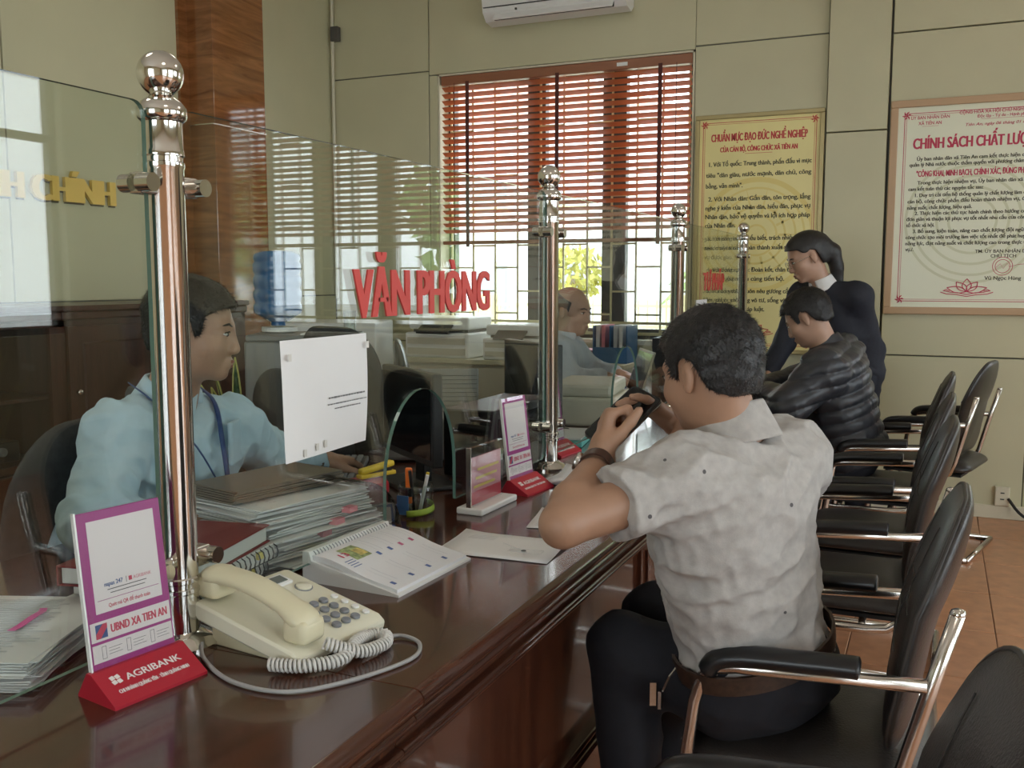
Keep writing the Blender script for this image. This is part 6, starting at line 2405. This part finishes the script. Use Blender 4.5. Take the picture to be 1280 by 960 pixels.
bw, Bw = shirt(rootW, J, og, 'blouse_white', 0.006, 0.000, (0.3, 0.3), (0.05, 0.05, 0.04), 0.05, None, 3, 0.9, 0.9, 0.052, 'blouse')
shirt(rootW, J, og, 'suit_navy', 0.0055, 0.012, (1.9, 1.92), (0.064, 0.056, 0.044), -0.07, (32, 0.0035), 44, 0.92, 0.92, 0.056, 'suit_jacket', extra=lapel_cut, neckdir=V3(-0.3, -0.2, 1))
collar(rootW, J, og, 'blouse_white', V3(-0.35, -0.2, 0.92), 0.054, 0.030, open_dir=V3(-0.6, -0.8, 0), fall=0.03, name='blouse_collar')
trousers(rootW, J, og, 'suit_navy', 0.008, 0.06)
gw = MB()
Lw = lambda f, l, u: Vector(P(f, l, u) - og)
for q in (-1, 1):
    gw.tube([Lw(0.102, q * 0.031 + 0.021 * math.cos(t), -0.004 + 0.016 * math.sin(t)) for t in np.linspace(0, 2 * PI, 18)[:-1]], 0.0013, 5, closed=True)
    gw.tube([Lw(0.101, q * 0.052, 0.0), Lw(0.09, q * 0.070, 0.002), Lw(0.0, q * 0.082, 0.004)], 0.0013, 5)
gw.tube([Lw(0.102, -0.010, -0.002), Lw(0.107, 0, 0.001), Lw(0.102, 0.010, -0.002)], 0.0013, 5)
gw.build('glasses', 'steel', rootW)

# ------------------------------------------------------------------ person 5: balding man in a white shirt
J = dict(pel=V3(-1.93, 4.62, 0.585), shL=V3(-1.79, 4.79, 0.975), shR=V3(-1.735, 4.48, 0.970), neck=V3(-1.755, 4.645, 1.035),
         elL=V3(-1.68, 4.86, 0.845), wrL=V3(-1.50, 4.75, 0.845), elR=V3(-1.645, 4.42, 0.835), wrR=V3(-1.515, 4.58, 0.845),
         hipL=V3(-1.89, 4.71, 0.545), hipR=V3(-1.89, 4.53, 0.545), knL=V3(-1.52, 4.74, 0.52), knR=V3(-1.52, 4.52, 0.52),
         anL=V3(-1.50, 4.74, 0.09), anR=V3(-1.50, 4.52, 0.09), toeL=V3(-1.39, 4.74, 0.02), toeR=V3(-1.39, 4.52, 0.02))
hcO = V3(-1.725, 4.66, 1.172)
FO = V3(0.93, -0.22, -0.12)
rootO, P, A, og = person('balding man in a white shirt working at a laptop behind the glass', J, hcO, FO, 'skin_light', 0.0065, hs=1.03,
                         hands={'L': dict(D=V3(0.9, -0.3, -0.1), N=V3(0, 0, 1), curl=[(20, 28, 18)] * 4), 'R': dict(D=V3(0.95, 0.2, -0.1), N=V3(0, 0, 1), curl=[(20, 28, 18)] * 4)}, hairmat='hair_grey')
add_hair(rootO, hcO, A, 1.03, og, [(-0.13, -0.065), (-0.05, -0.06), (-0.028, 0.018), (0.012, 0.014), (0.024, -0.01), (0.034, 0.05), (0.06, 0.12)], (0.004, 0.006, 0.003), 0.004, 0.0008, 51, 'hair_grey', strands=4000, length=0.010, top=[(-0.13, 0.10), (-0.06, 0.085), (0.0, 0.060), (0.05, 0.040)])
shirt(rootO, J, og, 'shirt_white', 0.0065, 0.016, (1.85, 1.85), (0.070, 0.060, 0.044), -0.02, (40, 0.006), 61, 1.0, 1.05, 0.056, 'shirt', neckdir=V3(0.2, 0, 1))
collar(rootO, J, og, 'shirt_white', V3(0.15, 0, 0.98), 0.062, 0.036, open_dir=V3(0.95, -0.2, 0))
trousers(rootO, J, og, 'trousers_navy', 0.009)

# ------------------------------------------------------------------ framed posters on the back wall
plain('poster_yellow', (0.82, 0.72, 0.32), 0.35, noise=0.05, scale=4)
plain('poster_ring', (0.78, 0.64, 0.22), 0.4)
plain('poster_cream', (0.78, 0.79, 0.62), 0.35, noise=0.02, scale=4)
plain('poster_ring_pale', (0.66, 0.67, 0.47), 0.4)
plain('frame_bronze', (0.42, 0.34, 0.16), 0.35, 0.4)
plain('frame_wood', (0.50, 0.33, 0.19), 0.4)
plain('poster_red', (0.55, 0.05, 0.05), 0.5)
plain('poster_crimson', (0.52, 0.04, 0.09), 0.5)
plain('poster_ink', (0.06, 0.055, 0.03), 0.6)


def make_poster(name, x0, z0, w, h, ywall, fw, mats, label):
    """framed sheet; local x right, z up, origin at the lower left corner of the frame, front faces -y"""
    r = empty(name, (x0, ywall, z0), 0, label, 'poster')
    fr_ = mats[1]
    for a, b in (((0, 0), (w, fw)), ((0, h - fw), (w, h)), ((0, fw), (fw, h - fw)), ((w - fw, fw), (w, h - fw))):
        MB().span((a[0], -0.032, a[1]), (b[0], -0.002, b[1]), bevel=0.004).build('frame_rail', fr_, r)
    sheet = MB().span((fw * 0.8, -0.016, fw * 0.8), (w - fw * 0.8, -0.006, h - fw * 0.8)).build('sheet', mats[0], r)
    return r, sheet


def ptext(parent, s, x, z, width, cap, mat, bold=0.0, shear=0.0, y=-0.0166):
    me = fit_text(s, width, cap / 0.73, bold, 0.0, 'LEFT', shear)
    o = link('text_line', me, mat, parent)
    o.matrix_local = Matrix(((1, 0, 0, x), (0, 0, -1, y), (0, 1, 0, z), (0, 0, 0, 1)))
    return o


def pbar(parent, name, x0, z0, x1, z1, mat, y=-0.0164):
    return MB().span((x0, y - 0.0004, z0), (x1, y + 0.0006, z1)).build(name, mat, parent)


def ring(parent, cx, cz, r, wd, mat, y=-0.0162, n=56, x0=None, x1=None):
    vs, fs = [], []
    for k in range(n):
        a = 2 * PI * k / n
        for q in (r - wd / 2, r + wd / 2):
            x = cx + q * math.cos(a)
            if x0 is not None:
                x = min(max(x, x0), x1)
            vs.append((x, y, cz + q * math.sin(a)))
    for k in range(n):
        j = (k + 1) % n
        fs.append((2 * k, 2 * j, 2 * j + 1, 2 * k + 1))
    return MB().add(vs, fs).build('printed_ring', mat, parent)


def lotus(parent, cx, cz, s, mat):
    """simple line-drawn water lily"""
    m = MB()
    for k in range(-2, 3):
        a = k * 0.52
        L = s * (0.55 - 0.03 * abs(k)) * (1.0 if abs(k) < 2 else 1.25)
        w = s * 0.16
        for sd in (-1, 1):
            pts = []
            for t in np.linspace(0, 1, 9):
                u = L * t
                v = sd * w * math.sin(PI * t) * (1 - 0.3 * t)
                ang = a * 1.25
                pts.append((cx + u * math.sin(ang) + v * math.cos(ang), -0.0166, cz + u * math.cos(ang) * 0.75 - v * math.sin(ang) * 0.75))
            m.tube(pts, s * 0.018, 4)
    for sd in (-1, 1):
        m.tube([(cx + sd * s * x, -0.0166, cz + s * z) for x, z in ((0.0, -0.10), (0.25, -0.04), (0.5, -0.02), (0.7, 0.03), (0.62, 0.06), (0.5, 0.02))], s * 0.018, 4)
        m.tube([(cx + sd * s * x, -0.0166, cz + s * z) for x, z in ((0.0, -0.16), (0.3, -0.10), (0.6, -0.08), (0.78, -0.02))], s * 0.018, 4)
    return m.build('lotus_ornament', mat, parent)


def border(parent, w, h, m, mat, corner=0.03):
    for off, t in ((m, 0.0035), (m + 0.011, 0.0018)):
        pbar(parent, 'border_line', off, off, w - off, off + t, mat)
        pbar(parent, 'border_line', off, h - off - t, w - off, h - off, mat)
        pbar(parent, 'border_line', off, off, off + t, h - off, mat)
        pbar(parent, 'border_line', w - off - t, off, w - off, h - off, mat)
    for cx in (m + 0.012, w - m - 0.012):
        for cz in (m + 0.012, h - m - 0.012):
            q = MB()
            for k in range(6):
                a = k * PI / 3
                q.tube([(cx, -0.0168, cz), (cx + 0.5 * corner * math.cos(a + .3), -0.0168, cz + 0.5 * corner * math.sin(a + .3)), (cx + corner * 0.8 * math.cos(a), -0.0168, cz + corner * 0.8 * math.sin(a))], [0.002, 0.004, 0.0015], 5)
            q.build('corner_ornament', mat, parent)


# yellow ethics poster beside the window
w1, h1 = 0.755, 1.432
p1_, s1_ = make_poster('framed_poster', -1.402, 0.888, w1, h1, YB, 0.026, ('poster_yellow', 'frame_bronze'), 'yellow framed poster of printed rules with a red title beside the window')
for rr in (0.06, 0.12, 0.17, 0.23, 0.28, 0.33):
    ring(s1_, w1 / 2, 0.71, rr, 0.012 if rr < 0.3 else 0.03, 'poster_ring', x0=0.06, x1=w1 - 0.06)
for k in range(14):
    a = 2 * PI * k / 14
    MB().add([(w1 / 2 + 0.13 * math.cos(a - .06), -0.0162, 0.71 + 0.13 * math.sin(a - .06)), (w1 / 2 + 0.30 * math.cos(a), -0.0162, 0.71 + 0.30 * math.sin(a)), (w1 / 2 + 0.13 * math.cos(a + .06), -0.0162, 0.71 + 0.13 * math.sin(a + .06))], [(0, 1, 2)]).build('printed_ray', 'poster_ring', s1_)
border(s1_, w1, h1, 0.045, 'poster_red')
ptext(s1_, 'CHUẨN MỰC ĐẠO ĐỨC NGHỀ NGHIỆP', 0.095, h1 - 0.158, 0.565, 0.046, 'poster_red', 0.0018)
ptext(s1_, 'CỦA CÁN BỘ, CÔNG CHỨC XÃ TIÊN AN', 0.150, h1 - 0.222, 0.455, 0.030, 'poster_red', 0.0016)
pbar(s1_, 'title_rule', 0.30, h1 - 0.237, 0.46, h1 - 0.235, 'poster_red')
L1 = [('1. Với Tổ quốc: Trung thành, phấn đấu vì mục', 0.205, 1, 1), ('tiêu "dân giàu, nước mạnh, dân chủ, công', 0.250, 0, 1), ('bằng, văn minh".', 0.295, 0, 0.36),
      ('2. Với Nhân dân: Gần dân, tôn trọng, lắng', 0.350, 1, 1), ('nghe ý kiến của Nhân dân, hiểu dân, phục vụ', 0.387, 0, 1), ('Nhân dân, bảo vệ quyền và lợi ích hợp pháp', 0.424, 0, 1), ('của Nhân dân.', 0.461, 0, 0.30),
      ('3. Với công việc: Hiểu biết, trách nhiệm, sáng', 0.516, 1, 1), ('tạo, chuyên cần, hoàn thành xuất sắc nhiệm', 0.555, 0, 1), ('vụ được giao.', 0.595, 0, 0.28),
      ('4. Với đồng nghiệp: Đoàn kết, chân thành,', 0.648, 1, 0.93), ('hợp tác, giúp nhau cùng tiến bộ.', 0.686, 0, 0.78),
      ('5. Với bản thân: Luôn nêu gương cần, kiệm,', 0.738, 1, 1), ('liêm, chính, chí công vô tư, sống và làm việc', 0.776, 0, 1), ('theo Hiến pháp, pháp luật.', 0.814, 0, 0.60)]
for s, f, ind, wd in L1:
    x = 0.085 if ind else 0.068
    ptext(s1_, s, x, h1 * (1 - f) - 0.012, (w1 - 0.068 - x) * wd, 0.027, 'poster_ink', 0.0010)
lotus(s1_, w1 / 2, 0.125, 0.15, 'poster_red')

# cream policy poster
w2, h2 = 0.88, 1.187
p2_, s2_ = make_poster('framed_poster', -0.292, 1.138, w2, h2, YB - 0.02, 0.040, ('poster_cream', 'frame_wood'), 'large cream framed policy poster with a crimson title above the chairs')
for rr in (0.12, 0.18, 0.24, 0.30, 0.34):
    ring(s2_, w2 / 2, 0.52, rr, 0.014, 'poster_ring_pale')
border(s2_, w2, h2, 0.072, 'poster_crimson')


def zt2(y):
    return h2 - (y - 34) * 0.001294


def xt2(x, y):
    return (x - 47 + 33 * (y - 30) / 917) * 0.00129


def t2(s, x, y, width, cap, mat='poster_ink', bold=0.0005, shear=0.0):
    ptext(s2_, s, xt2(x, y), zt2(y) - cap / 2, width, cap, mat, bold, shear)


t2('ỦY BAN NHÂN DÂN', 126, 110, 0.196, 0.0185, 'poster_crimson', 0.0003)
t2('XÃ TIÊN AN', 155, 134, 0.118, 0.0185, 'poster_crimson', 0.0003)
pbar(s2_, 'title_rule', xt2(170, 150), zt2(148), xt2(235, 150), zt2(147), 'poster_crimson')
t2('CỘNG HOÀ XÃ HỘI CHỦ NGHĨA VIỆT NAM', 316, 99, 0.44, 0.0185, 'poster_crimson', 0.0003)
t2('Độc lập - Tự do - Hạnh phúc', 384, 118, 0.25, 0.0165, 'poster_crimson', 0.0003)
pbar(s2_, 'title_rule', xt2(400, 130), zt2(131), xt2(580, 130), zt2(130), 'poster_crimson')
t2('Tiên An, ngày 06 tháng 01 năm 2025', 340, 150, 0.385, 0.0160, 'poster_crimson', 0.0002, 0.25)
t2('CHÍNH SÁCH CHẤT LƯỢNG', 134, 218, 0.645, 0.060, 'poster_crimson', 0.0026)
X0, XW = 118, 0.91
L2 = [('Ủy ban nhân dân xã Tiên An cam kết thực hiện chức năng', 150, 284, 0.635), ('quản lý Nhà nước thuộc thẩm quyền với phương châm:', 120, 308, 0.58),
      ('Trong thực hiện nhiệm vụ, Ủy ban nhân dân xã Tiên An', 152, 385, 0.62), ('cam kết tuân thủ các nguyên tắc sau:', 116, 411, 0.38),
      ('1. Duy trì cải tiến hệ thống quản lý chất lượng làm cơ sở để', 143, 438, 0.635), ('cán bộ, công chức phấn đấu hoàn thành nhiệm vụ, đảm bảo', 113, 464, 0.675), ('năng suất, chất lượng, hiệu quả.', 112, 491, 0.33),
      ('2. Thực hiện các thủ tục hành chính theo hướng công khai,', 142, 515, 0.635), ('đơn giản và thuận lợi phục vụ tốt nhất nhu cầu của công dân và', 109, 540, 0.68), ('tổ chức xã hội.', 108, 566, 0.147),
      ('3. Bổ sung, kiện toàn, nâng cao chất lượng đội ngũ cán bộ,', 135, 592, 0.64), ('công chức tạo môi trường làm việc tốt nhất để phát huy trí tuệ,', 106, 618, 0.68), ('năng lực, đạt năng suất và chất lượng cao trong thực thi công', 105, 644, 0.68), ('vụ./.', 105, 670, 0.043)]
for s, x, y, wd in L2:
    t2(s, x, y, wd, 0.0205, 'poster_ink', 0.0009)
t2('"CÔNG KHAI, MINH BẠCH, CHÍNH XÁC, ĐÚNG PHÁP LUẬT"', 148, 347, 0.635, 0.033, 'poster_crimson', 0.0012)
t2('TM. ỦY BAN NHÂN DÂN', 381, 681, 0.285, 0.0185, 'poster_ink', 0.0005)
t2('CHỦ TỊCH', 441, 701, 0.125, 0.0185, 'poster_ink', 0.0005)
t2('Vũ Ngọc Hùng', 418, 794, 0.18, 0.0205, 'poster_ink', 0.0006)
for rr in (0.049, 0.036):
    ring(s2_, xt2(487, 745), zt2(745), rr, 0.003, 'poster_crimson', y=-0.0168)
sgn = MB().tube([(xt2(x, 745), -0.017, zt2(y)) for x, y in ((462, 750), (478, 735), (490, 755), (505, 732), (512, 748), (545, 738), (605, 733))], 0.0012, 4)
sgn.build('signature', 'poster_crimson', s2_)
lotus(s2_, xt2(350, 850), zt2(852), 0.17, 'poster_crimson')

# small notice on the far glass screen
n2 = empty('paper_notice', (XG + 0.006, 4.515, 1.148), 0, 'small white paper notice on the glass before the yellow poster', 'notice')
MB().box((0.001, 0, 0.045), (0.0008, 0.22, 0.09)).build('sheet', 'paper', n2)
for k in range(2):
    MB().box((0.0016, 0.0, 0.018 + 0.012 * k), (0.0006, 0.12, 0.003)).build('print', 'paper_grey', n2)
